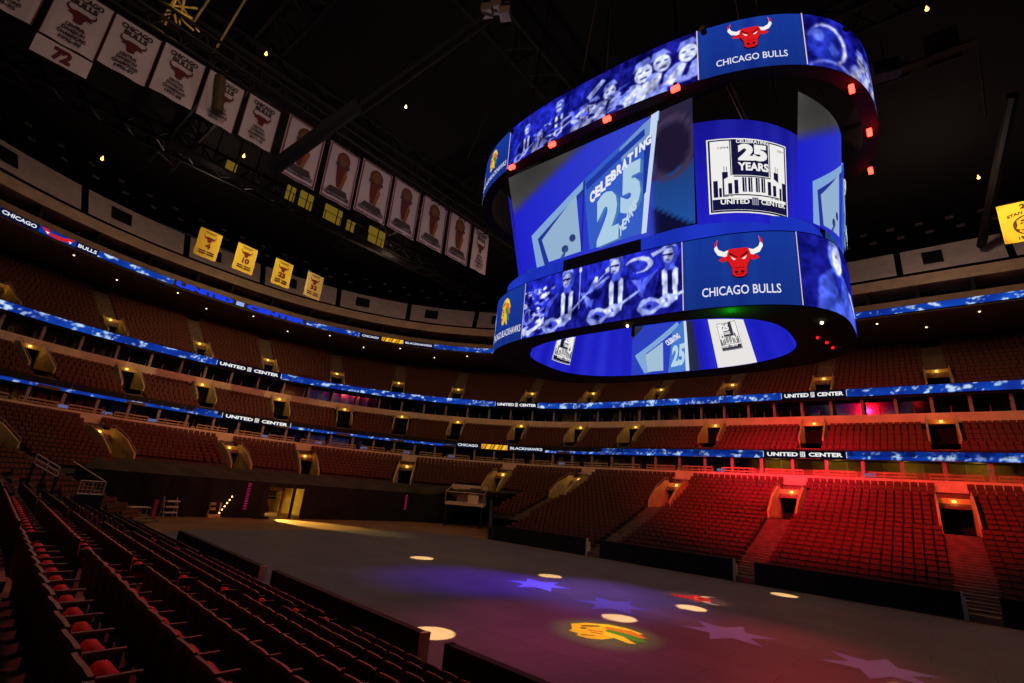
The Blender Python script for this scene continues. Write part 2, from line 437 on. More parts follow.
def start1(u):
    """first off value with seats or treads on the lower tier (the end rows are packed away behind the curtain)."""
    if u < 21.2: return OF-.1
    if u < 28.5: return -15.5
    if u < 92: return -9.0
    if u < 104: return -12.2
    return OF-.1
# portal data per tier: front off, back off, floor z, opening height, width
PT1 = (-9.3, -4.8, 4.0, 2.1, 1.9); PT2 = (2.2, 5.4, 11.6, 2.3, 2.0); PT3 = (7.9, 11.4, 18.1, 2.2, 1.9)

def tier(name, rows, aisles, portal, u0, u1, back, startf=None, extra=()):
    """stepped treads with openings at the portals, plus lighter aisle steps."""
    mb = MB()
    rl = list(rows)
    pf, pb = portal[0], portal[1]; pw = portal[4]
    for i, (k, off, z) in enumerate(rl):
        zp = rl[i-1][2] if i else z-.6
        f0, f1 = off-.60, (rl[i+1][1]-.60 if i+1 < len(rl) else back)
        cuts = []
        for c in list(aisles)+list(extra):
            w = (pw if c in aisles else 1.2)/2/scl(c, off)
            inside = c in aisles and pf < off < pb
            cuts.append((c-w, c+w, inside))
        cuts.sort(); cur = u0; segs = []
        for a, b, ins in cuts:
            if b < u0 or a > u1: continue
            segs.append((cur, a, 0)); segs.append((a, b, 2 if ins else 1)); cur = b
        segs.append((cur, u1, 0))
        for a, b, kind in segs:
            if b-a < .02 or kind == 2: continue
            if startf and off < startf((a+b)/2):
                # split by start function in smaller pieces
                us = usteps(a, b, 1.); pieces = [(us[j], us[j+1]) for j in range(len(us)-1) if off >= startf((us[j]+us[j+1])/2)]
            else: pieces = [(a, b)]
            if startf and kind == 0 and off >= startf((a+b)/2):
                us = usteps(a, b, 1.); pieces = [(us[j], us[j+1]) for j in range(len(us)-1) if off >= startf((us[j]+us[j+1])/2)]
            for p, q in pieces:
                if kind == 0: sweep(mb, [(f0, zp), (f0, z), (f1, z)], p, q, 0, 1.2)
                else:
                    h = (z-zp)/2
                    sweep(mb, [(f0-.3, zp), (f0-.3, zp+h), (f0, zp+h), (f0, z), (f1, z)], p, q, 1, 1.2)
    return structure(mb.build(name, [M_CONC, M_STEP]))
tier('floor_lower_stand', rows1(), A1, PT1, U0, UN+SX+24, -2.3, start1, A1N)
tier('floor_middle_stand', rows2(), A2, PT2, U0, U1, 5.9)
tier('floor_upper_stand', rows3(), A3, PT3, U0, U1, 19.2)

# seats --------------------------------------------------------------
CAM = Vector((9.7418, -21.4727, 4.0))
ROT = Matrix(((0.7700805976536881, 0.12695658392986447, 0.6251862913677793),
              (0.6322780591015813, -0.28224236303094474, -0.7215010079614897),
              (0.08485475293745004, 0.9509055023016576, -0.29762123008340086)))
FPX = 487.8045
def in_view(p):
    c = ROT.transposed() @ (Vector(p)-CAM)
    if c.z > -.3: return False
    x, y = 512+FPX*c.x/-c.z, 341.5-FPX*c.y/-c.z
    return -15 < x < 1040 and -10 < y < 700
seats_far = []; seats_near = []
def place_seats(rows, aisles, portal, u0, u1, startf=None, extra=(), t=1):
    for k, off, z in rows:
        cuts = []
        for c in list(aisles)+list(extra):
            pw = portal[4] if c in aisles else 1.2
            inside = c in aisles and portal[0]-.3 < off < portal[1]+.3
            w = (pw/2+(.45 if inside else .0))/scl(c, off); cuts.append((c-w, c+w))
        cuts += [(u1, u1+1)]; cuts.sort(); cur = u0
        for a, b in cuts:
            if b < u0: continue
            L0, L1 = cur, min(a, u1)
            cur = max(cur, b)
            if L1-L0 < .5: continue
            n = int((L1-L0)*scl((L0+L1)/2, off)/.515)
            for i in range(n):
                u = L0+(L1-L0)*(i+.5)/max(n, 1)
                if startf and off < startf(u)+.05: continue
                x, y, nx, ny = P2(u, off-(.13 if u > UN else 0))
                if t == 1 and off < -8 and (abs(x+23.7)+abs(y+15.9) < 2.6 or math.hypot(x+32.6, y-21.8) < 3.4): continue
                if t == 1 and u > UN and (Vector((x, y, z+.6))-CAM).length < 1.1: continue
                (seats_near if (t == 1 and u > UN+.5) else seats_far).append((x, y, z, nx, ny, k, u))
place_seats(rows1(), A1, PT1, U0, UN+SX+12, start1, A1N)
place_seats(rows2(), A2, PT2, U0, U1, t=2)
place_seats(rows3(), A3, PT3, U0, U1, t=3)
cand = [s for s in seats_near if s[5] <= 8 and in_view((s[0], s[1], s[2]+.75))]
cand.sort(key=lambda s: (Vector((s[0], s[1], s[2]+.6))-CAM).length)
picked = cand[:300]; pk = set(id(s) for s in picked)
mb = MB()
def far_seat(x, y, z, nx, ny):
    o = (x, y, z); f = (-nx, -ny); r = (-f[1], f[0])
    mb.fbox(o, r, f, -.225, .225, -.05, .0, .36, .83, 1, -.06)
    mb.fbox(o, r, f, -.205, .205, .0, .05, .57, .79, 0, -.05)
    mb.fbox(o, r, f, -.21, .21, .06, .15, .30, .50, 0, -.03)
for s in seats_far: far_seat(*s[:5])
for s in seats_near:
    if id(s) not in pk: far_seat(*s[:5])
# loose red chairs standing in the two open club levels
u = U0
while u < U1:
    for (o, z) in ((-1.15, 7.35), (6.6, 14.1)):
        if int(u*1.7) % 9 < 7: 
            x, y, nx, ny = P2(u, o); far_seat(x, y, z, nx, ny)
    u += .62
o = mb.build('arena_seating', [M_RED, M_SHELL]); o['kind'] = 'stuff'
tag(o, 'rows of red folding seats filling the tiers around the arena', 'seating')

def near_seat():
    t = thing('arena_seat', '', 'seat', group='red folding seats of the near stand')
    m = MB()      # backrest shell: curved, with a worn rim along its rounded top
    n = 6
    def bp(i, j, d):
        a = -1+2*i/n; zz = .30+.56*j/4; x = .235*a*(1 if j < 4 else .94); zz -= .035*abs(a)**3*(j == 4)
        return (x, -.055-.05*j/4+.03*a*a+d, zz)
    for d, rev in ((-.028, 0), (.0, 1)):
        for i in range(n):
            for j in range(4):
                q = [bp(i, j, d), bp(i+1, j, d), bp(i+1, j+1, d), bp(i, j+1, d)]
                m.quad(q[::-1] if rev else q, 0)
    for i in range(n):
        m.quad([bp(i, 4, -.028), bp(i+1, 4, -.028), bp(i+1, 4, 0), bp(i, 4, 0)], 1)
        q0, q1 = Vector(bp(i, 4, -.036)), Vector(bp(i+1, 4, -.036))
        m.quad([q0-Vector((0, 0, .03)), q1-Vector((0, 0, .03)), q1+Vector((0, 0, .004)), q0+Vector((0, 0, .004))], 1)
    for j in range(4):
        for i in (0, n): m.quad([bp(i, j, -.028), bp(i, j, 0), bp(i, j+1, 0), bp(i, j+1, -.028)], 0)
    b = m.build('backrest', [M_SHELL, M_RIM], t, smooth=False)
    m = MB()      # back pad, bulging forward
    def pp(i, j):
        a = -1+2*i/6; c = -1+2*j/4; e = (1-a**4)*(1-c**4)
        return (.205*a, -.05-.05*(j/4)+.03*a*a+.055*e+.004, .36+.46*j/4)
    for i in range(6):
        for j in range(4): m.quad([pp(i, j), pp(i, j+1), pp(i+1, j+1), pp(i+1, j)])
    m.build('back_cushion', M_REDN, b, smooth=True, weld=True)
    m = MB()      # tipped-up seat: a fat rounded cushion with its front edge on top
    for i in range(10):
        for j in range(10):
            def sp(i, j):
                tt = -1+2*i/10; w = max(0., 1-abs(tt)**3)**.5; c = 2*PI*j/10
                y = .155+.095*cos(c)*w; zz = .48+(.19*w if sin(c) > 0 else .13*w)*math.copysign(abs(sin(c))**.8, sin(c))
                return (.198*tt, y-.15*(zz-.45), zz)
            m.quad([sp(i, j), sp(i+1, j), sp(i+1, j+1), sp(i, j+1)])
    m.build('seat', M_REDN, t, smooth=True, weld=True)
    m = MB()
    m.fbox((0, 0, 0), (1, 0), (0, 1), .240, .276, -.05, .27, .645, .668, 0)
    m.build('armrest', M_ARM, t, bevel=.008)
    m = MB()
    m.fbox((0, 0, 0), (1, 0), (0, 1), .243, .273, -.04, .02, 0, .645, 0); m.fbox((0, 0, 0), (1, 0), (0, 1), .243, .273, .02, .2, .36, .44, 0)
    m.fbox((0, 0, 0), (1, 0), (0, 1), .235, .281, -.09, .1, 0, .03, 0); m.fbox((0, 0, 0), (1, 0), (0, 1), .243, .273, .02, .2, .52, .645, 0)
    m.build('support_leg', M_SHELL, t)
    return t
def ordn(n):
    return '%d%s' % (n, 'th' if 10 <= n % 100 <= 20 else {1: 'st', 2: 'nd', 3: 'rd'}.get(n % 10, 'th'))
def clone(o, parent=None):
    c = o.copy(); COL.objects.link(c)
    if parent: c.parent = parent; c.matrix_parent_inverse = o.matrix_parent_inverse
    for ch in list(o.children): clone(ch, c)
    return c
proto = near_seat()
byrow = {}
for s in picked: byrow.setdefault((s[5], 0 if s[0] > -1 else (1 if s[0] > -11 else 2)), []).append(s)
first = True
for (k, side), lst in sorted(byrow.items()):
    lst.sort(key=lambda s: abs(s[0]-(-1 if side < 2 else -11)))
    for i, s in enumerate(lst):
        o = proto if first else clone(proto); first = False
        o.location = (s[0], s[1], s[2])
        o['label'] = 'red folding seat, %s %s aisle, %s row above the floor barrier' % (
            ordn(i+1), ('right of the nearer', 'left of the nearer', 'left of the farther')[side], ordn(k+1))

# portals ------------------------------------------------------------
lamp_i = 0
def point(name, loc, rgb, power, r=.15):
    l = bpy.data.lights.new(name, 'POINT'); l.color = lin(rgb); l.energy = power; l.shadow_soft_size = r
    o = bpy.data.objects.new(name, l); o.location = loc; COL.objects.link(o); return o
def portal(u, spec, rowfun, tname, top_extra=.0, bulb=E_BULB, back=None):
    pf, pb, zf, h, w = spec
    root = bpy.data.objects.new('door_'+tname, None); root.location = B(u, pf, zf); link(root); structure(root); root['label'] = 'stair portal opening in the '+tname+' tier'
    inv = Matrix.Translation(-Vector(root.location))
    rows = list(rowfun())
    def zat(off):
        for a, b in zip(rows, rows[1:]):
            if a[1] <= off <= b[1]: t = (off-a[1])/(b[1]-a[1]); return a[2]+t*(b[2]-a[2])
        return rows[-1][2]
    x, y, nx, ny = P2(u, pf); f = (nx, ny); r = (-ny, nx)   # f: away from the floor
    D = pb-pf
    def q(a, d, z): return (r[0]*a+f[0]*d, r[1]*a+f[1]*d, z-zf)
    zb = zf+h+.45+top_extra
    for s in (-1, 1):   # sloping side walls
        m = MB(); t = .16
        a0, a1 = s*w/2, s*(w/2+t)
        prof = [(-.1, zf-.5), (D+.15, zf-.5), (D+.15, max(zb, zat(pb)+.7)), (D-.6, max(zb, zat(pb)+.7)), (D*.35, zat(pf+D*.35)+1.05), (-.1, zf+.55)]
        A = [q(a0, d, z) for d, z in prof]; Bq = [q(a1, d, z) for d, z in prof]
        m.quad(A); m.quad(Bq[::-1])
        for i in range(len(prof)): j = (i+1) % len(prof); m.quad([A[i], A[j], Bq[j], Bq[i]])
        sw = m.build('side_wall', M_TAN, root)
        m = MB(); pr = prof[2:]
        pts = [q((a0+a1)/2, d, z+.28) for d, z in pr]
        for i in range(len(pts)-1): m.tube(pts[i], pts[i+1], .025, 5)
        for p_, (d, z) in zip(pts, pr): m.tube(p_, q((a0+a1)/2, d, z-.02), .022, 5)
        m.build('handrail', M_RAIL, sw)
    m = MB(); m.quad([q(-w/2, -.1, zf), q(w/2, -.1, zf), q(w/2, D+1.5, zf), q(-w/2, D+1.5, zf)]); m.build('walkway', M_STEP, root)
    m = MB()
    m.quad([q(-w/2, D+1.4, zf), q(w/2, D+1.4, zf), q(w/2, D+1.4, zf+h), q(-w/2, D+1.4, zf+h)])
    m.quad([q(-w/2, D, zf), q(-w/2, D+1.4, zf), q(-w/2, D+1.4, zf+h), q(-w/2, D, zf+h)]); m.quad([q(w/2, D, zf), q(w/2, D+1.4, zf), q(w/2, D+1.4, zf+h), q(w/2, D, zf+h)])
    m.build('dark_opening', M_BLACK, root)
    m = MB(); m.box8([q(-w/2, D-.1, zf+h), q(w/2, D-.1, zf+h), q(w/2, D+.3, zf+h), q(-w/2, D+.3, zf+h), q(-w/2, D-.1, zb), q(w/2, D-.1, zb), q(w/2, D+.3, zb), q(-w/2, D+.3, zb)])
    m.build('lintel', M_TAN, root)
    m = MB(); c = q(0, D-.2, zf+h+.22); m.ball(c, .10, 0, 8, 5, 1.3, 1.3, .8); m.build('lamp', bulb, root)
    l = point('portal_lamp', (root.location[0]+c[0]-f[0]*.35, root.location[1]+c[1]-f[1]*.35, root.location[2]+c[2]-.15), (255, 190, 90), 6); 
    return root
for u in A1: portal(u, PT1, rows1, 'lower')
for u in A2: portal(u, PT2, rows2, 'middle')
for u in A3: portal(u, PT3, rows3, 'upper')

# fascias, club levels, roof ring --------------------------------------
structure(swept('trim_1', [(-2.45, 7.1), (-2.0, 7.1), (-2.0, 8.05), (-2.3, 8.05)], U0, U1, M_FASCIA))      # lower ledge
structure(swept('trim_2', [(5.7, 14.05), (6.0, 14.05), (6.0, 15.05), (5.75, 15.05)], U0, U1, M_FASCIA))    # middle ledge
structure(swept('floor_club_level', rbox(-2.0, 3.2, 7.05, 7.3), U0, U1, M_CONC))
structure(swept('floor_suite_level', rbox(6.0, 10.6, 13.8, 14.05), U0, U1, M_CONC))
structure(swept('floor_ribbon_slab', rbox(.12, 3.2, 9.85, 10.15), U0, U1, M_DARK))
structure(swept('floor_deck_slab', rbox(7.5, 10.6, 17.1, 17.4), U0, U1, M_DARK))
structure(swept('wall_ribbon_parapet', rbox(.0, .25, 10.15, 10.75), U0, U1, M_DARK))
structure(swept('wall_deck_parapet', rbox(7.42, 7.6, 17.3, 18.3), U0, U1, M_DARK))
# club back walls: lit ochre in parts, dark glass elsewhere
def level_wall(nm, off, z0, z1, lit, wn, tilt=0.):
    mg = MB(); ml = MB(); u = U0
    while u < U1-.1:
        l = any(a <= u < b for a, b in lit)
        (sweep(ml if l else mg, [(off, z0), (off-tilt, z1)], u, min(u+2.2, U1)))
        u += 2.2
    structure(mg.build('window_%d' % wn, M_GLASS)); 
    if lit: structure(ml.build('wall_%s' % nm, M_WALLIN))
level_wall('club', 2.6, 7.3, 9.9, [(-34, 4.5), (12, 15)], 1)
level_wall('suite', 9.6, 14.05, 17.2, [(29.5, 31.5), (63, 66)], 2, .2)
cm = MB(); u = U0
while u < U1:
    for (o, z0, z1, w) in ((.35, 7.3, 9.9, .14), (8.1, 14.05, 17.2, .14)):
        x, y, nx, ny = P2(u, o); cm.fbox((x, y, 0), (-ny, nx), (nx, ny), -w, w, -.12, .12, z0, z1)
    for (o, z0, z1) in ((2.5, 7.3, 9.9), (9.5, 14.05, 17.2)):
        for d in (0, 1.45):
            x, y, nx, ny = P2(u+d, o); cm.fbox((x, y, 0), (-ny, nx), (nx, ny), -.05, .05, -.05, .05, z0, z1)
    u += 2.9
structure(cm.build('trim_3', M_COL))
rm = MB(); u = U0; i = 0     # drink rails and low dividers on the club ledge
while u < U1-3:
    for z in (8.2, 8.5): sweep(rm, rbox(-1.77, -1.67, z, z+.13), u, u+3.3, closed=True, caps=True)
    for d in (0, 1.1, 2.2, 3.3):
        x, y, nx, ny = P2(u+d, -1.72); rm.fbox((x, y, 0), (-ny, nx), (nx, ny), -.03, .03, -.03, .03, 7.4, 8.55)
    if i % 2 == 0:
        x, y, nx, ny = P2(u+3.7, -1.6); rm.fbox((x, y, 0), (-ny, nx), (nx, ny), -.2, .2, -.25, 1.2, 7.3, 8.3)
    u += 4.2; i += 1
structure(rm.build('trim_4', M_SILL))

# top ring: press-box ribbon soffit, boxes, beam, acoustic panels
structure(swept('ceiling_soffit', [(9.4, 26.75), (19.4, 26.55), (19.4, 26.8), (9.4, 27.0)], U0, U1, M_SOFFIT))
structure(swept('wall_top_back', rbox(19.2, 19.5, 24.5, 26.9), U0, U1, M_DARK))
structure(swept('wall_press_back', rbox(12.6, 12.8, 27.0, 30.2), U0, U1, M_DARK))
structure(swept('trim_5', rbox(9.5, 9.75, 27.65, 28.5), U0, U1, M_SILL))
structure(swept('trim_6', [(9.3, 30.0), (12.8, 30.0), (12.8, 31.5), (9.9, 31.5)], U0, U1, M_FASCIA))
cm = MB(); u = U0
while u < U1:
    x, y, nx, ny = P2(u, 9.9); cm.fbox((x, y, 0), (-ny, nx), (nx, ny), -.18, .18, -.35, 2.6, 27., 30.)
    u += 4.55
structure(cm.build('trim_7', M_DARK))
pm = MB(); gm = MB(); u = 81.5-9.15*13; i = 0
while u < U1:
    a, b = u+.3, u+8.85
    if b > U0-6:
        sweep(pm, [(9.4, 31.55), (11.3, 35.2)], a, b)
        m0 = u+5.2
        sweep(gm, [(9.75, 32.5), (10.75, 34.4)], m0, m0+1.75, 0)
    u += 9.15
structure(pm.build('wall_acoustic_panels', M_PANEL)); structure(gm.build('window_3', M_BLACK))
structure(swept('wall_upper_dark', [(9.7, 31.45), (12.8, 31.5), (11.6, 35.25)], U0-3, U1, M_ROOF, closed=False))
structure(swept('wall_shell', [(20, -1), (20, 36), (11.6, 35.4), (24, 40.5)], -125, 125, M_ROOF, closed=False, d=3))
structure(swept('wall_near', [(20, -1), (20, 41)], 124, UN+46.9, M_ROOF, closed=False, d=3))
m = MB(); m.box((-80, -62, 40.5), (80, 62, 41)); structure(m.build('ceiling', M_ROOF))
m = MB(); m.box((-80, -62, -1.2), (80, 62, -.02)); structure(m.build('floor', mat('concrete_floor', (120, 88, 58), .65, noise_scale=.5, var=.25)))

# floor cover with faint plank seams
def floor_mat():
    m = mat('floor_cover', (96, 92, 98), .55, spec=.35); nt = m.node_tree; b = nt.nodes['Principled BSDF']
    tc = nt.nodes.new('ShaderNodeTexCoord'); br = nt.nodes.new('ShaderNodeTexBrick'); n = nt.nodes.new('ShaderNodeTexNoise'); n.inputs['Scale'].default_value = .35
    br.inputs['Scale'].default_value = .4; br.inputs['Mortar Size'].default_value = .006; br.inputs['Brick Width'].default_value = 1.2; br.inputs['Row Height'].default_value = .5
    br.inputs['Color1'].default_value = (*lin((104, 102, 120)), 1); br.inputs['Color2'].default_value = (*lin((92, 91, 110)), 1); br.inputs['Mortar'].default_value = (*lin((66, 65, 76)), 1)
    mx = nt.nodes.new('ShaderNodeMix'); mx.data_type = 'RGBA'; mx.blend_type = 'MULTIPLY'; mx.inputs[0].default_value = .5
    nt.links.new(tc.outputs['Object'], br.inputs['Vector']); nt.links.new(tc.outputs['Object'], n.inputs['Vector'])
    nt.links.new(br.outputs['Color'], mx.inputs[6]); nt.links.new(n.outputs['Fac'], mx.inputs[7]); nt.links.new(mx.outputs[2], b.inputs['Base Color'])
    return m
m = MB(); cx, cy, ch = 28.1, 13.2, 4.8
pts = [(-cx, -cy+ch), (-cx+ch, -cy), (cx-ch, -cy), (cx, -cy+ch), (cx, cy-ch), (cx-ch, cy), (-cx+ch, cy), (-cx, cy-ch)]
m.quad([(a, b, 0) for a, b in pts]); structure(m.build('floor_cover', floor_mat()))

# barriers along the stands
def barrier(x0, x1, y, label, h=1.1, far=False, rz=0.):
    s = 1 if y > 0 else -1
    t = thing('floor_barrier', label, 'barrier', ((x0+x1)/2, y, 0), rz, group='dark barriers along the floor')
    w = (x1-x0)/2
    m = MB(); m.box((-w, -.06, .0), (w, .06, h)); m.build('draped_panel' , M_CLOTH, t)
    m = MB(); m.box((-w, -.09, h), (w, .09, h+.06)); m.build('top_rail', M_DARK, t)
    for q in (-w, w): m = MB(); m.box((q-.05, -.1, 0), (q+.05, .1, h+.07)); m.build('end_post', M_WHITEP if q > 0 else M_DARK, t)
    return t
barrier(-16.6, -6.85, -12.95, 'dark floor barrier before near seats, the farther one with pale end post', rz=-.07)
barrier(-6.05, 1.4, -13.5, 'long dark floor barrier before the near seats ending by a light pool', rz=-.06)
barrier(2.2, 9.5, -13.98, 'dark floor barrier at the bottom edge, closest to the camera', rz=-.05)
fb = [(-20.9, -11.3, 'far side below the dim section, left of the stairs'), (-10.1, -.55, 'far side between two stair aisles in the middle'), (.7, 10.2, 'far side under the bright red section'), (11.6, 21.6, 'far side at the right edge of view')]
for a, b, l in fb: barrier(a, b, 13.75, 'black draped barrier on the '+l, 1.2, True)
for i, (x, l) in enumerate(((-10.7, 'left aisle'), (.1, 'middle aisle with red plate'), (10.9, 'right aisle'))):
    t = thing('stair_gate', 'pale threshold step at the foot of the far '+l, 'step', (x, 14.0, 0))
    m = MB(); m.box((-.6, -.3, 0), (.6, .25, .32)); m.build('riser', M_STEP, t)
    m = MB(); m.box((-.66, -.34, 0), (-.58, .2, 1.0)); m.build('post', M_WHITEP, t)
    if i == 1: m = MB(); m.box((-.12, -.315, .02), (.12, -.30, .30)); m.build('plate', M_REDN, t)
for x0, x1, y0, d in ((-21.3, -21.0, 13.7, 12),):
    m = MB(); m.box8([(x0-.2, y0, 0), (x0+.2, y0, 0), (x0-8, y0+9, 0), (x0-8.4, y0+9, 0), (x0-.2, y0, 1.0), (x0+.2, y0, 1.0), (x0-8, y0+9, 3.2), (x0-8.4, y0+9, 3.2)]); structure(m.build('wall_stand_end', M_DARK))

# curtain across the left end ---------------------------------------------
t = thing('end_curtain', 'black curtain with sloping cover cloth across the left end of the floor', 'curtain', (-37.5, 4, 0))
def cut_y(y): return 0.12*sin(y*2.9)+.05*sin(y*7.1)
def cx_(y): return -37.5-(max(0, -7-y)*.35)**1.2-0.0*y+max(0, y-17)*.45
m = MB(); y = -13.
while y < 24:
    op = (.75 <= y < 2.95) or (3.35 <= y < 4.15)
    a, b = y, y+.2
    z0 = 2.75 if op else 0
    m.quad([(cx_(a)+cut_y(a)+37.5, a-4, z0), (cx_(b)+cut_y(b)+37.5, b-4, z0), (cx_(b)+cut_y(b)*.4+37.5, b-4, 3.15), (cx_(a)+cut_y(a)*.4+37.5, a-4, 3.15)])
    y += .2
m.build('hanging_panel', M_CLOTH, t, weld=True)
m = MB(); us = usteps(28, 95, .6)
def cov(u, w):
    bx, by, bz = B(u, -8.9, 4.15)
    yy = max(-13, min(24, by*(.80 if by > 0 else 1.0))); fx = cx_(yy)
    z = 3.15+(bz-3.15)*w+.12*sin(u*1.9)*sin(w*PI)+.2*sin(w*PI)
    return (fx+(bx-fx)*w+37.5, yy+(by-yy)*w-4, z)
for a, b in zip(us, us[1:]):
    for j in range(5): m.quad([cov(a, j/5), cov(b, j/5), cov(b, (j+1)/5), cov(a, (j+1)/5)])
m.build('cover_cloth', M_CLOTH2, t, weld=True, smooth=True)
# the lit tunnel behind the curtain opening
m = MB()
for a, b in (((-50, .2, 0), (-38, .5, 2.9)), ((-50, 6.2, 0), (-38, 6.4, 2.9)), ((-50, .2, 2.8), (-38, 6.4, 2.9)), ((-50, .2, 0), (-49.8, 6.4, 2.9))): m.box(a, b)
structure(m.build('wall_tunnel', mat('tunnel_wall', (205, 180, 90), .7, noise_scale=.6)))
t = thing('tunnel_shutter', 'yellow lit frame and dark trolley inside the tunnel opening', 'shutter', (-41, 2.2, 0))
m = MB(); m.box((-.1, -1.5, 0), (.1, -1.1, 2.7)); m.box((-.1, 1.5, 0), (.1, 1.8, 2.7)); m.box((-.1, -1.5, 2.3), (.1, 1.8, 2.7)); m.build('frame', M_TAN, t)
m = MB(); m.box((-.5, -.4, .25), (.4, .4, .8)); m.box((-.1, -.4, .8), (0, .4, 1.1)); m.build('trolley', M_DARK, t)
m = MB()
for z in (1.5, 1.8, 2.1): m.box((-1, -1.1, z), (-.9, 1.5, z+.18))
m.build('shutter_slat', M_DARK, t)
al = bpy.data.lights.new('tunnel_light', 'AREA'); al.shape = 'RECTANGLE'; al.size = 3; al.size_y = 4; al.energy = 260; al.color = lin((255, 215, 110))
ao = bpy.data.objects.new('tunnel_light', al); ao.location = (-44, 2.2, 2.5); ao.rotation_euler = (0, math.radians(-35), 0); COL.objects.link(ao)

# dots hung on the curtain, equipment by it
for y, l, n in ((-1.2, 'magenta vertical row of lights on the curtain left of the opening', 11), (16.6, 'magenta vertical row of lights on the curtain right of the opening', 8)):
    m = MB()
    for i in range(n): z = (.75 if n == 11 else 1.3)+.21*i; m.box((-.02, -.13, z), (.03, .13, z+.09))
    o = m.build('light_strip', E_MAG); o.location = (-37.2, y, 0); tag(o, l, 'light')
t = thing('folding_steps', 'small pale rolling steps standing before the curtain', 'steps', (-36.6, -7.0, 0), .3)
m = MB()
for i in range(3): m.box((-.35, -.5, .3+.42*i), (.1, .5, .40+.42*i))
m.build('tread', M_WHITEP, t)
m = MB()
for y in (-.52, .52): m.tube((.1, y, 0), (-.4, y, 1.5), .03); m.tube((-.4, y, 0), (-.4, y, 1.5), .03)
m.build('frame', M_RAIL, t)
t = thing('equipment_rack', 'yellow lit equipment rack with small lamps by the curtain', 'rack', (-37.0, -3.6, 0))
m = MB(); m.box((-.3, -.5, 0), (.1, .45, .25)); m.box((-.3, -.5, .6), (.1, -.05, .8)); m.box((-.3, -.5, .25), (-.2, -.4, 1.2)); m.box((-.3, .35, .25), (-.2, .45, 1.2)); m.box((-.3, -.5, 1.0), (.1, -.1, 1.2)); m.build('shelf', M_TAN, t)
m = MB()
for i in range(6): m.ball((.15, .3+.14*i, .4+.27*i), .06)
m.build('lamp', E_BULB, t)
m = MB(); m.box((-.12, -.12, 0), (.12, .12, 1.35)); m.box((-.2, -.2, 0), (.2, .2, .1)); o = m.build('padded_post', mat('pink_red_pad', (170, 50, 70), .7, noise_scale=5)); o.location = (-35.0, -8.6, 0); tag(o, 'pink red padded post standing on the floor near the curtain', 'post')
t = thing('folding_table', 'long white topped folding table near the curtain', 'table', (-35.6, -10.2, 0), .4)
m = MB(); m.box((-.4, -1.6, .7), (.4, 1.6, .76)); m.build('tabletop', M_WHITEP, t)
for sx_ in (-.3, .3):
    for sy_ in (-1.4, 1.4): m = MB(); m.tube((sx_, sy_, 0), (sx_, sy_, .7), .03); m.build('leg', M_RAIL, t)
t = thing('stacked_cable', 'grey heap of cable at the tunnel mouth', 'cable', (-36.8, .1, 0))
m = MB()
for i in range(4): m.ball((.1*i, -.4+.3*i, .12), .22, 0, 8, 5, 1.2, 1, .5)
m.build('coil', M_STEEL, t)

# loge platform in the far left corner
t = thing('loge_platform', 'raised corner platform with pale front rail beside the curtain', 'platform', (-32.6, 21.8, 0), math.radians(38))
m = MB(); m.box((-2.2, -2.0, 2.3), (2.2, 2.2, 2.6)); m.build('deck', M_FASCIA, t)
m = MB()
for a, b in (((-2.2, -2, 2.6), (-2.2, -2, 3.7)), ((2.2, -2, 2.6), (2.2, -2, 3.7)), ((-2.2, -2, 3.7), (2.2, -2, 3.7)), ((-2.2, -2, 3.7), (-2.2, 2.2, 4.4)), ((2.2, -2, 3.7), (2.2, 2.2, 4.4))): m.tube(a, b, .05)
m.build('rail', M_RAIL, t)
m = MB(); m.box((-2.2, 2.0, 2.6), (2.2, 2.2, 4.6)); m.box((.2, -.5, 2.6), (1.4, .4, 3.5)); m.build('back_panel', M_FASCIA, t)
m = MB()
for x in (-2, 2): m.box((x-.1, -1.9, 0), (x+.1, -1.7, 2.3))
m.build('post', M_DARK, t)
# rails and glass screen in the near left corner
t = thing('stair_handrail', 'small white stair handrail in the near left corner, upper one', 'handrail', (-24.0, -16.85, .5))
m = MB()
for z in (0, -.22, -.45): m.tube((0, -.5, 3.40+z), (.1, .5, 2.85+z), .03)
for y, z in ((-.5, 3.4), (0, 3.12), (.5, 2.85)): m.tube((.05+.1*y, y, z-.5), (.05+.1*y, y, z), .03)
m.build('rail', M_RAIL, t)
m = MB()
for y, z in ((-.5, 2.95), (0, 2.65), (.5, 2.4)): m.box((.05+.1*y-.06, y-.06, -.3), (.05+.1*y+.06, y+.06, z))
m.build('pedestal', M_DARK, t)
t = thing('corner_barrier', 'pale framed mesh screen with long sloping rail in the near left corner', 'barrier', (-23.6, -14.9, .4))
m = MB()
for y in (-.5, 0, .5): m.tube((.2*y, y, 1.75), (.2*y, y, 2.4), .03)
for z in (1.75, 2.4): m.tube((-.1, -.5, z), (.1, .5, z), .03)
m.tube((.1, .5, 2.4), (-.2, -1.05, 3.3), .03); 
m.build('frame', M_RAIL, t)
m = MB(); m.box8([(-.2, -.55, -.2), (.0, -.55, -.2), (.2, .55, -.2), (.0, .55, -.2), (-.2, -.55, 1.74), (.0, -.55, 1.74), (.2, .55, 1.74), (.0, .55, 1.74)]); m.build('base_wall', M_DARK, t)
m = MB()
for i in range(7): m.tube((-.1+.033*i, -.5+.166*i, 1.75), (-.1+.033*i, -.5+.166*i, 2.4), .01, 4)
for i in range(4): m.tube((-.1, -.5, 1.8+.17*i), (.1, .5, 1.8+.17*i), .01, 4)
m.build('mesh_panel', M_RAIL, t)

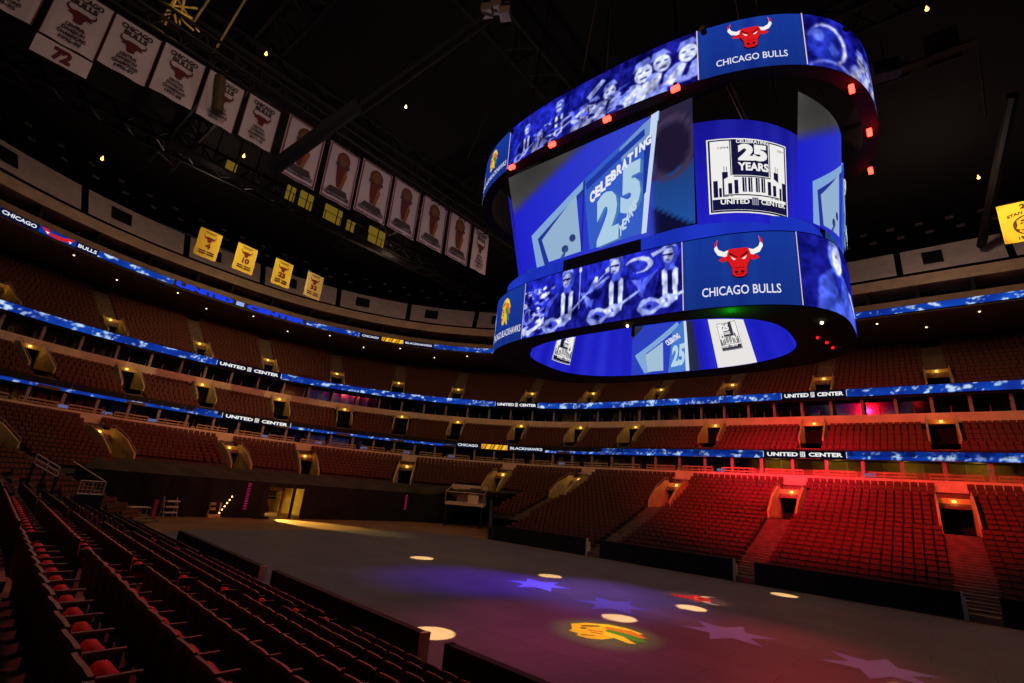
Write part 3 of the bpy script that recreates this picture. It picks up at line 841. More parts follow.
# projected emblems and stars, their light painted as flat colour on the floor ------------------------------------------------------------
def flat_panel(x, y, rz, W, H):
    c, s = cos(rz), sin(rz)
    def Pf(u, v, off): a, b = (u-.5)*W, (v-.5)*H; return (x+a*c-b*s, y+a*s+b*c, .008+off*.05)
    return Panel(Pf, W, H)
pn = flat_panel(1.0, -5.5, .66, 2.6, 2.3); o = pn.art('gobo_emblem', hawk(.5, .5, .98, .95), None, PRINT, du=1); tag(o, 'yellow feathered head emblem lying on the dark floor', 'floor emblem')
pn = flat_panel(.45, 4.45, -1.19, 2.3, 2.4); o = pn.art('gobo_emblem', bull(.5, .48, .9, .95), None, PRINT, du=1); tag(o, 'red bull head emblem lying on the dark floor', 'floor emblem')
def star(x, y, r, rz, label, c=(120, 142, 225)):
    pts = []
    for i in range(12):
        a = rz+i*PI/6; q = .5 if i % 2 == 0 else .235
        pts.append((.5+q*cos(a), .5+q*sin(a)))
    pn = flat_panel(x, y, 0, 2*r, 2*r); o = pn.art('gobo_star', [('p', pts, c)], None, PRINT, du=2); tag(o, label, 'floor star')
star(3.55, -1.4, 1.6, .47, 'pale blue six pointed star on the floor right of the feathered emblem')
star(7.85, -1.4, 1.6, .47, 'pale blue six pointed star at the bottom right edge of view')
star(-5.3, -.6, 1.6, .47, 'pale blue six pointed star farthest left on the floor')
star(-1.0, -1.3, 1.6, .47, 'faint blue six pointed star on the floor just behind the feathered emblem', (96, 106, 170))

# scoreboard ------------------------------------------------------------------
def sell(a, b, n, cx=0., cy=0., N=720):
    pts = []
    for i in range(N):
        t = 2*PI*i/N; c, s = cos(t), sin(t)
        pts.append((cx+a*math.copysign(abs(c)**(2/n), c), cy+b*math.copysign(abs(s)**(2/n), s)))
    return pts
class Ring:
    def __init__(s, a, b, n, tilt=0.): s.a, s.b, s.n = a, b, n; s.p = sell(a, b, n); s.acc = [0]
    # point by angle with arc-length table
    def prep(s):
        s.ang = [math.atan2(y, x) % (2*PI) for x, y in s.p]
        for i in range(len(s.p)):
            x0, y0 = s.p[i]; x1, y1 = s.p[(i+1) % len(s.p)]; s.acc.append(s.acc[-1]+math.hypot(x1-x0, y1-y0))
        s.L = s.acc[-1]; return s
    def len_at(s, x, y):
        a = math.atan2(y, x) % (2*PI)
        i = min(range(len(s.p)), key=lambda k: abs((s.ang[k]-a+PI) % (2*PI)-PI)); return s.acc[i]
    def at(s, l):
        l %= s.L
        lo, hi = 0, len(s.acc)-1
        while hi-lo > 1:
            m = (lo+hi)//2
            if s.acc[m] <= l: lo = m
            else: hi = m
        t = (l-s.acc[lo])/max(1e-9, s.acc[lo+1]-s.acc[lo]); x0, y0 = s.p[lo]; x1, y1 = s.p[(lo+1) % len(s.p)]
        dx, dy = x1-x0, y1-y0; d = math.hypot(dx, dy) or 1
        return x0+dx*t, y0+dy*t, dy/d, -dx/d        # point and outward normal (counter-clockwise)
board = thing('scoreboard', 'huge hanging centre scoreboard with oval display rings above and below its screens', 'scoreboard', (0, 0, 0))
def ring_panel(R, l0, l1, z0, z1, dz=0.):
    """l0 -> l1 counter-clockwise reads left to right from outside."""
    L = (l1-l0) % R.L
    def P(u, v, off):
        x, y, nx, ny = R.at(l0+u*L); k = off+dz*(v-.5)
        return (x+nx*k, y+ny*k, z0+(z1-z0)*v)
    return Panel(P, L, z1-z0)
RL = Ring(8.25, 4.85, 3.0).prep(); RU = Ring(9.95, 6.35, 2.6).prep()
def blue(a, b):
    def f(u, v):
        k = .5+.5*noise.noise((u*9, 0, 3)); w = .85+.15*v
        return tuple((a[i]+(b[i]-a[i])*k)*w for i in range(3))
    return f
def crowd(seed, lo=.1, hi=.75):
    def f(u, v):
        t = .5+.5*noise.noise((u*14+seed, v*5, seed))+.35*noise.noise((u*45, v*16, seed))
        return duo(lo+(hi-lo)*t)
    return f
SEAM = (225, 205, 190)
def seams(): return [('p', rect(0, 0, .004, 1), SEAM), ('p', rect(.996, 0, 1, 1), SEAM)]
def do_ring(R, z0, z1, xs_front, xs_right, name):
    (xa, ya), (xb, yb) = xs_front
    (xc, yc) = xs_right
    la = R.len_at(xa, ya); lb = R.len_at(xb, yb); lc = R.len_at(xc, yc); ld = R.len_at(xc, -yc); le = R.len_at(xb, -yb); lf = R.len_at(xa, -ya); lg = R.len_at(-xc, -yc); lh = R.len_at(-xc, yc)
    shell = MB()   # dark backing and underside
    N = 160
    for i in range(N):
        A = R.at(R.L*i/N); Bq = R.at(R.L*(i+1)/N); ins = .55 if name == 'upper' else 2.1
        iy = ins if name == 'upper' else 1.05; ia = (A[0]*(1-ins/R.a), A[1]*(1-iy/R.b)); ib = (Bq[0]*(1-ins/R.a), Bq[1]*(1-iy/R.b))
        shell.quad([(A[0], A[1], z0-.04), (Bq[0], Bq[1], z0-.04), (ib[0], ib[1], z0+.05), (ia[0], ia[1], z0+.05)])
        shell.quad([(A[0], A[1], z1+.04), (Bq[0], Bq[1], z1+.04), (ib[0], ib[1], z1), (ia[0], ia[1], z1)])
        shell.quad([(ia[0], ia[1], z0+.05), (ib[0], ib[1], z0+.05), (ib[0], ib[1], z1), (ia[0], ia[1], z1)])
        e = .985
        shell.quad([(A[0], A[1], z0-.04), (Bq[0], Bq[1], z0-.04), (Bq[0]*e, Bq[1]*e, z1+.04), (A[0]*e, A[1]*e, z1+.04)])
    root = shell.build(name+'_ring', M_BLACK, board)
    out = {}
    for k, (p, q) in dict(front=(la, lb), corner_right=(lb, lc), right=(lc, ld), corner_rf=(ld, le), far=(le, lf), corner_lf=(lf, lg), left=(lg, lh), corner_left=(lh, la)).items():
        out[k] = ring_panel(R, p, q, z0, z1)
    return root, out
def teamsign(pn, root, em, txt, fit):
    r = pn.grid('team_display', 24, 6, blue((18, 40, 140), (28, 70, 165)), root, LED)
    pn.art('team_emblem', em, root, LEDS); pn.art('team_lettering', [('t', txt, .5, .15, .12, (225, 225, 240), dict(fit=fit, bold=.012))], root, LEDS)
def bullsign(pn, root): teamsign(pn, root, bull(.5, .64, .37, .50), 'CHICAGO BULLS', .66)
def hawksign(pn, root): teamsign(pn, root, hawk(.5, .62, .30, .52), 'CHICAGO BLACKHAWKS', .92)
def plain(pn, root, seed):
    paint(pn, 'picture_display', 140, 26, lambda U, V: .42+.1*np.sin(U*17+seed), [i for c in np.arange(.08, 1, .13) for i in fan(c, -.05, .9, pn.H/pn.W, .9)], root, LED)
# lower ring
root, pl = do_ring(RL, 11.0, 13.85, ((-4.3, -4.6), (3.55, -4.75)), (7.15, -3.5), 'lower')
bullsign(pl['corner_right'], root); hawksign(pl['corner_left'], root); hawksign(pl['corner_rf'], root); bullsign(pl['corner_lf'], root)
pn = pl['front']; a = pn.H/pn.W
it = []
for i in range(150):
    x, y = random.uniform(.0, .235), random.uniform(.0, .8); r_ = random.uniform(.02, .075)
    it.append(('p', ell(x, y, r_*a*.9, r_*random.uniform(.5, 1.1), 8, random.uniform(-.8, .8)), random.choice([(206, 212, 255), (150, 160, 245), (84, 98, 230), (20, 18, 110), (14, 14, 90), (40, 48, 190)])))
it += [('p', [(0, .08), (.05, .03), (.16, .16), (.20, .30), (.19, .38), (.14, .2), (.05, .12), (0, .18)], (200, 206, 250)), ('p', ell(.03, .36, .03, .14, 12), (90, 104, 230)), ('p', ell(.03, .36, .02, .09, 12), (26, 26, 130))]
it += [('p', ell(.775, .80, .075, .13, 18, .1), (196, 206, 255)), ('p', ell(.76, .78, .062, .095, 18, .1), (40, 50, 190)), ('p', [(.50, .60), (.60, .74), (.605, .70), (.51, .56)], (150, 160, 240))]
for (cx, b, s_, tn, nk) in ((.335, -.02, 1.12, 1., .62), (.645, -.02, 1.16, .96, .40), (.935, .0, 1.12, 1., .30)): it += musician(cx, b, s_, a, 1, tn, nk)
it += [('p', rect(.417, .3, .422, .95), (150, 160, 240)), ('p', ell(.42, .95, .010, .05, 10), (220, 225, 255)), ('p', [(.84, .93), (.91, .99), (.915, .95), (.85, .87)], (190, 200, 252)), ('p', [(.46, .50), (.54, .56), (.62, .66), (.56, .46), (.50, .40)], (18, 20, 110))]
paint(pn, 'picture_display', 330, 84, lambda U, V: .47+.10*np.sin(U*9+V*2)-.12*(V < .12), it, root, LED, 1, .45)
[pn.art('seam_strip', [q_], root, LEDS) for q_ in seams()]
pn = pl['right']; a = pn.H/pn.W
Bm = lambda p: [(x*a*.95+.12, y) for x, y in p]
it = [('p', Bm([(-.12, 0), (-.05, .42), (.2, .6), (.5, .6), (.95, .42), (1.2, .2), (1.3, 0)]), (70, 92, 225)), ('p', Bm([(.2, .55), (.34, .2), (.5, .5), (.42, .6)]), (34, 44, 170)),
    ('p', Bm(ell(.36, .80, .19, .26)), (120, 140, 240)), ('p', Bm(ell(.40, .76, .14, .20)), (215, 220, 255)), ('p', Bm(rect(.34, .80, .40, .83)), (20, 20, 110)), ('p', Bm([(.8, .45), (1.0, .5), (1.4, .3), (1.35, .2)]), (200, 208, 255)),
    ('p', Bm([(1.2, 0), (1.6, .9), (1.9, .9), (1.7, 0)]), (46, 60, 205)), ('p', Bm([(2.1, 0), (2.3, .8), (2.6, .7), (2.6, 0)]), (90, 110, 230))]
paint(pn, 'picture_display', 150, 60, lambda U, V: .25+.2*(U > .6), it, root, LED, 2, .4); [pn.art('seam_strip', [q_], root, LEDS) for q_ in seams()]
plain(pl['far'], root, 21); plain(pl['left'], root, 33)
# upper ring
root, pl = do_ring(RU, 20.0, 22.5, ((-5.4, -6.2), (5.0, -6.3)), (8.65, -4.75), 'upper')
bullsign(pl['corner_right'], root); hawksign(pl['corner_left'], root); hawksign(pl['corner_rf'], root); bullsign(pl['corner_lf'], root)
pn = pl['front']; a = pn.H/pn.W
it = []
for (cx, s, tn) in ((.14, .86, .8), (.35, .98, .98)): it += musician(cx, -.02, s, a, 1, tn, .3)
for (cx, b, s, tn, ln) in ((.235, 0, .5, .7, 0), (.48, -.05, .6, .7, .1), (.545, -.08, .7, .8, 0), (.61, .05, .75, .9, .1), (.77, -.02, .98, 1., .05), (.87, .08, .92, .92, -.1), (.955, .1, .92, 1., .05)): it += fan(cx, b, s, a, tn, ln)
it += [('p', [(.50, .62), (.58, .86), (.60, .80), (.52, .52)], (170, 180, 245)), ('p', [(.66, .5), (.68, .9), (.69, .9), (.675, .5)], (24, 18, 90)), ('p', [(.74, 0), (.76, .3), (.80, .34), (.81, .26), (.78, 0)], (205, 212, 255))]
for i in range(70):
    x, y = random.uniform(.2, .70), random.uniform(.0, .5); r_ = random.uniform(.03, .09)
    it.insert(random.randrange(len(it)), ('p', ell(x, y, r_*a, r_*random.uniform(.5, 1.1), 8, random.uniform(-.8, .8)), random.choice([(170, 180, 250), (84, 98, 230), (20, 18, 90), (14, 14, 80), (40, 48, 190)])))
paint(pn, 'picture_display', 360, 70, lambda U, V: .42-.3*(U > .62)-.2*((U > .42)*(U < .62))+.12*np.sin(U*30), it, root, LED, 2, .5); [pn.art('seam_strip', [q_], root, LEDS) for q_ in seams()]
pn = pl['right']; a = pn.H/pn.W
it = [('p', ell(.10, .48, .085, .40, 18), (190, 190, 235)), ('p', ell(.09, .46, .075, .36, 18), (30, 44, 165)), ('p', ell(.06, .62, .025, .12, 10), (90, 112, 225)), ('p', ell(.12, .36, .022, .12, 10), (70, 90, 215)), ('p', ell(.1, -.02, .09, .18, 14), (120, 130, 220)), ('p', ell(.09, -.04, .075, .15, 14), (28, 36, 140))]
for cx in (.27, .34, .42, .52, .63, .75, .88): it += fan(cx, -.05, .85, a, .75, .1)
paint(pn, 'picture_display', 200, 50, lambda U, V: .22+.12*np.sin(U*20+V*6), it, root, LED, 2, .5); [pn.art('seam_strip', [q_], root, LEDS) for q_ in seams()]
plain(pl['far'], root, 41); plain(pl['left'], root, 52)
# red wash lights under the upper ring
for x, y in ((-4.62, -6.1), (-1.96, -6.35), (.93, -6.35), (3.93, -6.3), (9.3, -2.6), (9.6, .4), (9.4, 3.3)):
    m = MB(); 
    if y < -5: m.box((x-.17, y-.1, 19.68), (x+.17, y+.08, 19.88))
    else: m.box((x-.08, y-.17, 19.68), (x+.1, y+.17, 19.88))
    lamp = m.build('red_wash_lamp', E_RED, board, bevel=.04)
    m = MB(); m.box((x-.06, y-.06, 19.85), (x+.06, y+.06, 20.05)); m.build('lamp_bracket', M_DARK, lamp)
    if y < 1: point('red_lamp_light', (x*1.02, y*1.06, 19.4), (255, 20, 20), 22, .1)

# screens of the middle body
def quad_panel(BL, BR, TR, TL, bulge=0., flare=0.):
    BL, BR, TR, TL = map(Vector, (BL, BR, TR, TL))
    nrm = (BR-BL).cross(TL-BL).normalized()
    W = ((BR-BL).length+(TR-TL).length)/2; H = ((TL-BL).length+(TR-BR).length)/2
    def P(u, v, off):
        p = (BL*(1-u)+BR*u)*(1-v)+(TL*(1-u)+TR*u)*v
        return tuple(p+nrm*(off+bulge*4*u*(1-u)))
    return Panel(P, W, H)
def sign_bg(u, v):
    d = v-(.56+.81*u)
    c = (30+30*u, 34+44*u, 200)
    if d > 0: k = min(1, d*9); g = 66-34*u+18*noise.noise((u*4, v*4, 1)); c = tuple(c[i]*(1-k)+(g*1.05, g, g*1.0)[i]*k for i in range(3))
    if u > .79:
        k = min(1, (u-.79)*30); e = math.hypot((u-.90)*2.4, v-.66)
        g = (52-60*(u-.8), 36, 62) if v > .42+.5*(u-.8) else (30, 40+40*(1-v), 120+80*(.5-v))
        if v < .3*(1-u)*4 : g = (14, 14, 50)
        if .22 < e < .27: g = (62, 50, 80)
        if e < .2: g = (30, 22, 48)
        c = tuple(c[i]*(1-k)+g[i]*k for i in range(3))
    return c
PALE = (128, 166, 214)
SIGN = [('p', [(0.103, 0.318), (0.451, 0.654), (0.844, 1.), (0.859, 1.), (0.855, 0.924), (0.791, 0.949), (0.499, 0.638), (0.142, 0.268), (0.165, 0.003), (0.111, 0)], PALE), ('p', [(0.142, 0.268), (0.499, 0.638), (0.487, 0.581), (0.169, 0.239), (0.195, 0.005), (0.165, 0.003)], (34, 52, 150)),
        ('p', [(0.169, 0.245), (0.41, 0.559), (0.406, 0.034), (0.197, 0.021)], (146, 176, 208)), ('p', ell(.362, .175, .02, .035, 12), (44, 60, 120)), ('p', ell(.31, .095, .022, .035, 12), (44, 60, 120)), ('p', [(.34, .15), (.325, .11), (.27, .02), (.30, .02)], (60, 84, 150)),
        ('p', [(0.46, 0.662), (0.791, 0.949), (0.836, 0.938), (0.757, 0.035), (0.458, 0.025)], (52, 92, 196)), ('p', [(0.662, 0.816), (0.791, 0.949), (0.824, 0.968), (0.807, 0.808), (0.671, 0.692)], (112, 146, 204)),
        ('p', [(.459, .649), (.470, .66), (.418, .034), (.406, .034)], (24, 40, 150)), ('p', [(.47, .62), (.79, .90), (.79, .84), (.475, .56)], (30, 56, 158)),
        ('p', [(0.824, 0.988), (0.859, 1.), (0.772, 0.028), (0.747, 0.027)], (196, 214, 242)), ('p', [(0.786, 0.789), (0.824, 0.818), (0.781, 0.358), (0.766, 0.341)], (28, 50, 150))]
for dx_, col_ in ((.012, (70, 120, 180)), (0, (170, 204, 228))):
    SIGN += [('t', '2', .567+dx_, .07-dx_, .37, col_, dict(bold=.07, fit=.125, rot=.12, shear=.22)), ('t', '5', .70+dx_, .275-dx_, .34, col_, dict(bold=.07, fit=.105, rot=.12, shear=.22))]
for i_, ch_ in enumerate('CELEBRATING'):
    f_ = i_/10; SIGN.append(('t', ch_, .503+.305*f_, .435+.305*f_, .085-.02*f_, (232, 232, 242), dict(bold=.06, fit=.030 if ch_ != 'I' else .012, rot=.2, shear=.3)))
for i_, ch_ in enumerate('YEARS'):
    f_ = i_/4; SIGN.append(('t', ch_, .645+.08*f_, .06+.17*f_, .08, (190, 212, 234), dict(bold=.05, fit=.024, rot=.2, shear=.3)))
def main_screen(pn, nm='main_screen'):
    r = pn.grid(nm, 44, 36, sign_bg, board, LED)
    pn.art('sign_picture', SIGN, r, LEDS, du=.05)
zb, zt = 14.65, 19.95
main_screen(quad_panel((-4.75, -4.45, zb), (3.95, -4.55, zb), (4.25, -5.35, zt), (-5.5, -5.35, zt), 0))
main_screen(quad_panel((7.15, -3.1, zb), (7.15, 3.1, zb), (7.65, 3.2, 20.1), (7.65, -3.2, 20.1), 1.0))
main_screen(quad_panel((4.3, 4.5, zb), (-4.3, 4.5, zb), (-5, 5.35, zt), (5, 5.35, zt)))
main_screen(quad_panel((-6.0, 3.1, zb), (-6.0, -2.5, zb), (-6.2, -2.5, zt), (-6.2, 3.2, zt), .2))
def streak(u, v):
    k = .5+.5*noise.noise((u*11, .3*v, 8)); g = .75+.25*(1-v)
    return tuple(c*g for c in (26+30*k*k, 22+44*k*k, 170+50*k))
def corner_screen(pn, art=True):
    r = pn.grid('corner_screen', 24, 10, streak, board, LED)
    if art:
        def T(p): return [(.09+.70*x, .08+.72*y) for x, y in p]
        pn.art('anniversary_emblem', anniversary(T, Hs=.72), r, LEDS, du=.1)
corner_screen(quad_panel((4.1, -4.75, 14.4), (7.15, -1.95, 14.4), (7.4, -1.75, 19.0), (4.1, -4.95, 19.0), .62))
corner_screen(quad_panel((-5.9, -2.6, 14.4), (-4.9, -4.5, 14.4), (-5.55, -5.2, 19.0), (-6.1, -2.6, 19.0), .1), False)
corner_screen(quad_panel((7.15, 2.2, 14.4), (4.3, 4.7, 14.4), (4.4, 4.9, 19.0), (7.4, 2.2, 19.0), .5))
corner_screen(quad_panel((-4.3, 4.7, 14.4), (-6.0, 3.2, 14.4), (-6.2, 3.2, 19.0), (-4.4, 4.9, 19.0), .5))
# blue skirt between screens and lower ring, black core
RS = Ring(7.7, 4.45, 3.2).prep()
pn = ring_panel(RS, 0, RS.L-.001, 13.7, 14.75)
def skirt(u, v):
    k = .5+.5*noise.noise((u*30, 0, 4)); return (20+14*k, 40+20*k, 165+40*k)
pn.grid('skirt_display', 140, 2, skirt, board, LED)
ln = RS.len_at(-2.2, -4.4)
gp = ring_panel(RS, ln, ln+3.9, 13.95, 14.65); gp.grid('skirt_gap', 12, 1, lambda u, v: (8, 6, 12), board, LEDS, off=.05)
m = MB()
for i in range(48):
    a0, a1 = 2*PI*i/48, 2*PI*(i+1)/48
    def cp(a, z, k=1.): return (5.5*k*cos(a), 3.6*k*sin(a), z)
    m.quad([cp(a0, 13.9), cp(a1, 13.9), cp(a1, 19.6), cp(a0, 19.6)]); m.quad([cp(a0, 19.6), cp(a1, 19.6), (0, 0, 19.7)][:3])
m.build('core', M_BLACK, board)
# inner screens seen from below
HB = Ring(6.15, 3.75, 2.8).prep(); HT = Ring(5.5, 3.15, 2.7).prep()
def inner(l0f, l1f):
    def P(u, v, off):
        l = (l0f+(l1f-l0f)*u)
        x0, y0, nx, ny = HB.at(l*HB.L); x1, y1, _, _ = HT.at(l*HT.L)
        return (x0+(x1-x0)*v-nx*off, y0+(y1-y0)*v-ny*off, 11.06+(13.75-11.06)*v)
    return Panel(P, abs(l1f-l0f)*HB.L*.9, 2.95)
# far half, read left to right as seen from the near side: from the left end (.5) round the far side (.25) to the right end (0)
def inner_bg(u, v):
    k = .5+.5*noise.noise((u*40, .2*v, 8)); return (24+30*k*k, 24+40*k*k, 165+55*k)
pn = inner(1.0, .0); r = pn.grid('underside_screen', 200, 8, inner_bg, board, LED)
def seg(x0, x1): return inner(1-x0, 1-x1)
# positions of the pictures along the far inside face
ds = seg(.668, .785); ds.art('underside_picture', [('p', rect(0, 0, 1, 1), (44, 44, 62)), ('p', [(-.1, 0), (-.1, .6), (.2, 1), (.9, 1), (.75, 0)], (42, 62, 190)), ('p', [(.2, .02), (.05, .40), (.75, .98), (.80, .90), (.22, .42), (.32, .05)], PALE), ('p', [(.25, .05), (.22, .40), (.50, .62), (.48, .05)], (160, 190, 214)),
    ('p', [(.55, .0), (.66, .8), (.86, 1.), (.80, 0)], (70, 120, 205)), ('p', [(.80, 0), (.86, 1), (.90, 1), (.85, 0)], (200, 220, 240)), ('p', [(.90, 0), (.93, 1), (1., 1), (1., 0)], (34, 38, 80)),
    ('t', '25', .70, .14, .36, (180, 212, 232), dict(bold=.05, fit=.20, rot=.15, shear=.3)), ('t', 'CELEBRATING', .68, .60, .10, (232, 234, 244), dict(bold=.04, rot=.5, fit=.24))], r, LEDS, du=.04)
dw = seg(.812, .872)
Tw = lambda p: [(.21+.56*x, .28+.54*y) for x, y in p]
dw.art('underside_picture', [('p', rect(0, 0, 1, 1), (232, 228, 226))]+anniversary(Tw, N=(52, 46, 62), Hs=.54), r, LEDS, du=.05)
dl = seg(.50, .575)
Tl = lambda p: [(.12+.6*x, .16+.62*y) for x, y in p]
dl.art('underside_picture', anniversary(Tl, Hs=.62), r, LEDS, du=.05)
# small underside fittings
for x, y, mt, nm in ((7.0, .1, E_RED2, 'indicator_lamp'), (7.2, .9, E_RED2, 'indicator_lamp'), (7.3, 1.7, E_RED2, 'indicator_lamp'), (1.0, -4.3, E_WHITE, 'indicator_lamp'), (7.4, -1.6, E_WHITE, 'indicator_lamp')):
    m = MB(); m.ball((x, y, 10.93), .06); m.build(nm, mt, board)
m = MB(); m.tube((1.2, -4.2, 10.95), (1.2, -4.2, 10.5), .07); m.build('camera_pod', M_DARK, board)
g = point('green_underside_light', (4.9, -3.9, 10.75), (30, 255, 40), 30, .05)
# hanging cables and truss over the board
m = MB()
for x, y in ((-6, -4), (6, -4), (-6, 4), (6, 4), (0, -5), (0, 5)): m.tube((x, y, 22.4), (x*.8, y*.8, 40.4), .06); m.tube((x*1.45, y*1.4, 22.4), (x*.8, y*.8, 40.4), .035)
m.build('hoist_cable', M_STEEL, board)
m = MB()
for x in (-5, 0, 5):
    m.tube((x, -6.2, 22.3), (x, 6.2, 22.3), .12)
for y in (-3, 3): m.tube((-9.6, y, 22.3), (9.6, y, 22.3), .12)
m.build('support_beam', M_STEEL, board)

# ribbon displays ----------------------------------------------------------------
def ribbon(name, label, off, z0, z1, words, seed, gaps):
    root = thing(name, label, 'display ribbon', B(40, off, z0), group='ribbon displays around the bowl')
    inv = -Vector(root.location)
    def pan(ua, ub):      # ua > ub : left to right
        def P(u, v, o):
            p = B(ua+(ub-ua)*u, off-o, z0+(z1-z0)*v); return (p[0]+inv.x, p[1]+inv.y, p[2]+inv.z)
        return Panel(P, ua-ub, z1-z0)
    cur = U1
    H = z1-z0
    for (ua, ub, kind) in sorted(words, key=lambda w: -w[0])+[(U0, U0, None)]:
        if cur-ua > .05:
            pn = pan(cur, ua); n = max(2, int((cur-ua)/.13))
            def cf(u, v, A=cur, Bq=ua):
                x = A+(Bq-A)*u
                t = .5+.5*noise.noise((x*.35, 0, seed)); w = noise.noise((x*1.1, v*1.6, seed+3))+.75*noise.noise((x*3.8, v*3.4, seed+5))+.3*noise.noise((x*9, v*7, seed+8)); e = .5+.5*noise.noise((x*.8, v*1.2, seed+9))
                c = (8+14*t, 34+74*t*e, 124+116*t*e)
                k = max(0, min(1, (w-.26)*4))*min(1, .35+e)
                return tuple(c[i]+((200, 225, 250)[i]-c[i])*k for i in range(3))
            pn.grid('picture_display', n, 7, cf, root, LED)
        if kind is None: break
        pn = pan(ua, ub)
        if kind == 'UC':
            pn.grid('name_display', max(4, int((ua-ub)/.5)), 1, lambda u, v: (10, 12, 34), root, LED)
            s = (ua-ub)
            for b_, x_ in (('UNITED', .245), ('CENTER', .755)): pn.art('name_lettering', [('t', b_, x_, .27, .48, (240, 238, 235), dict(bold=.04, fit=.385))], root, LEDS, du=.1)
            pn.art('name_mark', [('p', rect(.465, .16, .525, .86), (215, 212, 205)), ('p', rect(.48, .2, .486, .8), (60, 60, 80)), ('p', rect(.50, .2, .506, .8), (60, 60, 80)), ('p', rect(0, .1, .008, .9), (200, 215, 240)), ('p', rect(.992, .1, 1, .9), (200, 215, 240))], root, LEDS, du=.1)
        elif kind == 'UCBLUE':
            pn.grid('name_display', 30, 1, lambda u, v: (40, 36, 30), root, LED)
            for b_, x_ in (('UNITED', .235), ('CENTER', .765)): pn.art('name_lettering', [('t', b_, x_, .10, .82, (30, 60, 225), dict(bold=.08, fit=.44))], root, LEDS, du=.06)
            pn.art('name_mark', [('p', rect(.475, .1, .53, .9), (150, 170, 235))], root, LEDS, du=.06)
        elif kind == 'HAWKS':
            pn.grid('name_display', 24, 1, lambda u, v: (14, 16, 40), root, LED)
            for b_, x_, w_ in (('CHICAGO', .14, .22), ('BLACKHAWKS', .79, .36)): pn.art('name_lettering', [('t', b_, x_, .28, .44, (220, 225, 240), dict(bold=.03, fit=w_))], root, LEDS, du=.1)
            it = [('p', rect(.29, .05, .58, .95), (232, 170, 30))]
            for i in range(9): x = .29+.03*i; it.append(('p', [(x, .1), (x+.025, .95), (x+.035, .9), (x+.012, .05)], ((190, 40, 20), (30, 20, 20), (240, 215, 90))[i % 3]))
            pn.art('name_mark', it, root, LEDS, du=.06)
        elif kind == 'BULLS':
            pn.grid('name_display', 24, 2, lambda u, v: (14, 50, 140), root, LED)
            it = [('p', rect(.0, 0, .38, 1), (10, 16, 45)), ('p', rect(.76, 0, 1., 1), (10, 16, 45)), 
                  ('p', [(.40, .9), (.46, .95), (.50, .5), (.62, .6), (.70, .95), (.74, .9), (.70, .3), (.58, .0), (.46, .25)], (205, 30, 30)), ('p', [(.44, .55), (.47, .2), (.485, .5)], (235, 230, 230)), ('p', [(.68, .5), (.70, .1), (.715, .45)], (235, 230, 230))]
            pn.art('name_mark', it, root, LEDS, du=.06)
            for b_, x_, w_ in (('CHICAGO', .19, .33), ('BULLS', .88, .2)): pn.art('name_lettering', [('t', b_, x_, .24, .52, (225, 228, 240), dict(bold=.03, fit=w_))], root, LEDS, du=.1, lift=.06)
        cur = ub
    m = MB()
    sweep(m, [(off+.06, z0-.06), (off+.1, z1+.06), (off+.35, z1+.06), (off+.35, z0-.06)], U0, U1, closed=True)
    for i, v in enumerate(m.v): m.v[i] = (v[0]+inv.x, v[1]+inv.y, v[2]+inv.z)
    m.build('housing', M_DARK, root)
ribbon('ribbon_display', 'lowest thin blue display ribbon, curving round below the middle seats', 0, 9.85, 10.6, [(75.6, 67.2, 'UC'), (44.3, 30.9, 'HAWKS'), (3.4, -3.9, 'UC')], 3.1, ())
ribbon('ribbon_display', 'middle thin blue display ribbon, curving round below the upper seats', 7.3, 17.35, 18.2, [(75.4, 68.2, 'UC'), (40.6, 34.7, 'UC'), (2.7, -3.8, 'UC')], 11.3, ())
ribbon('ribbon_display', 'topmost blue display ribbon under the press boxes with big blue name', 9.25, 26.95, 27.7, [(96.1, 88.6, 'BULLS'), (81.9, 66.4, 'UCBLUE'), (59.8, 50., 'HAWKS')], 23.7, ())

